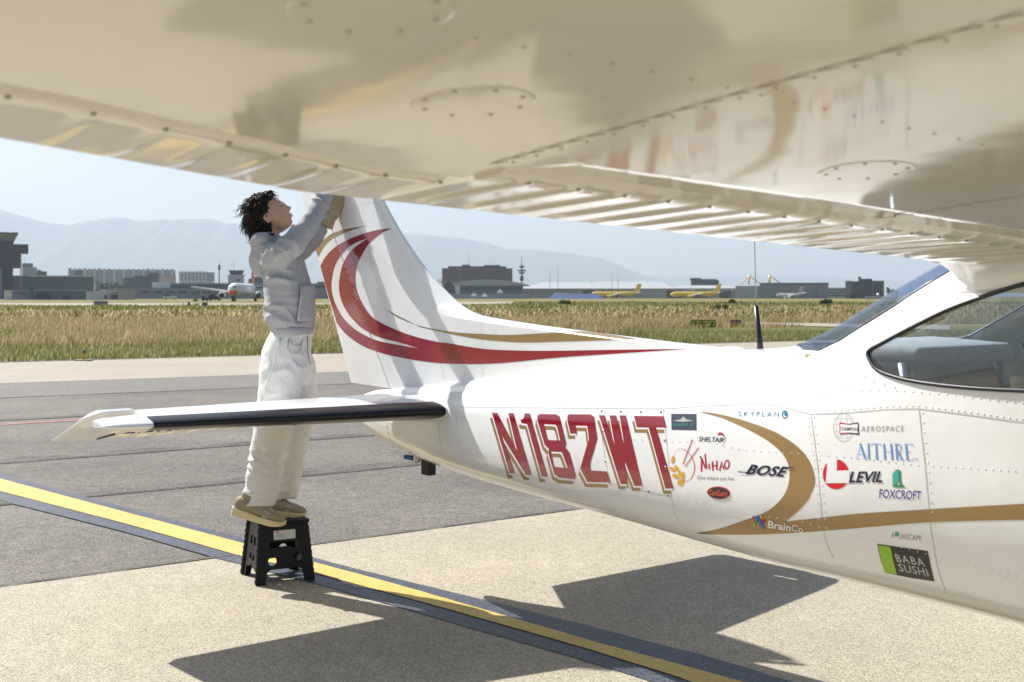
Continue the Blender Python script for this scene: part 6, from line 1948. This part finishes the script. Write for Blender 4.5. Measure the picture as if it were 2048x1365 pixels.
for i, (x, y, w, D, s) in enumerate(((1130, 604, 26, 210, 21), (1440, 616, 24, 130, 22), (1652, 602, 22, 220, 23), (1465, 602, 12, 230, 24))):
    tree('bush', x, y, 0, D, w, ['round dark green bush in the grass below the blue tent', 'low spreading bush below the right yellow aeroplane', 'low green bush below the grey hangar', 'tiny green bush left of the antenna rod'][i], 0, s, 500)['category'] = 'bush'

# mountains
def ridge(name, prof, D, depth, m, seed, rough=14):
    k = wpx(D)
    xs = np.arange(prof[0][0], prof[-1][0] + 1, 5.0)
    ys = np.interp(xs, [p[0] for p in prof], [p[1] for p in prof])
    V, Fc = [], []; nr = 16
    for i, (x, y) in enumerate(zip(xs, ys)):
        h = (HOR - y) * k + k * (.9 * mnoise.noise((x * .05, seed, 0)) + .5 * mnoise.noise((x * .19, seed, 3)) + .35 * mnoise.noise((x * .5, seed, 6)))
        for j in range(nr + 1):
            u = j / nr
            n_ = mnoise.noise((x * .02, u * 3, seed)) + .5 * mnoise.noise((x * .06, u * 7, seed))
            V.append(((x - CXP) * k * (1 - .0 * u), D - depth * u + n_ * depth * .06, h * (1 - u) ** 1.25 * (1 + .10 * n_ * u) - 3 * u))
        V.append(((x - CXP) * k, D + depth * .8, -5))
        if i:
            a, b = (i - 1) * (nr + 2), i * (nr + 2)
            Fc += [(a + j, a + j + 1, b + j + 1, b + j) for j in range(nr)] + [(a + nr + 1, a, b, b + nr + 1)]
    return tag(mesh_obj(name, V, Fc, m, None, True), kind='structure')
M['forest'] = mat('forested slope', (.05, .065, .04), .95, var=.35, vscale=.004)
ridge('mountain', [(-900, 380), (-400, 405), (-120, 405), (0, 419), (50, 434), (90, 445), (134, 451), (170, 443), (215, 436), (255, 437), (275, 441), (340, 440), (385, 437), (425, 438), (450, 447), (520, 452), (640, 455), (800, 468), (860, 471), (930, 478), (980, 488), (1010, 497), (1080, 501), (1140, 507), (1200, 516), (1230, 527), (1260, 541), (1290, 550), (1340, 566), (1420, 592), (1480, 600)], 13000, 3200, M['forest'], 1)
ridge('hills', [(1000, 580), (1200, 556), (1290, 550), (1330, 554), (1372, 551), (1420, 554), (1480, 552), (1530, 550), (1600, 553), (1680, 554), (1720, 560), (1800, 562), (1830, 561), (1900, 566), (2100, 556), (2400, 560), (3000, 550)], 14500, 2200, M['forest'], 2)

# ------------------------------------------------------------------ the air between here and the mountains
HZ = mat('summer haze', (1, 1, 1))
nt = HZ.node_tree
nt.nodes.clear()
ho = nt.nodes.new('ShaderNodeOutputMaterial')
hv = nt.nodes.new('ShaderNodeVolumePrincipled')
hv.inputs['Color'].default_value = (.74, .865, 1.0, 1)
hv.inputs['Density'].default_value = HAZE_DENSITY
hv.inputs['Anisotropy'].default_value = 0.1
nt.links.new(hv.outputs[0], ho.inputs['Volume'])
hz = box_obj('haze', (0, 8200, 555), (40000, 16900, 1118), HZ)
tag(hz, kind='stuff')
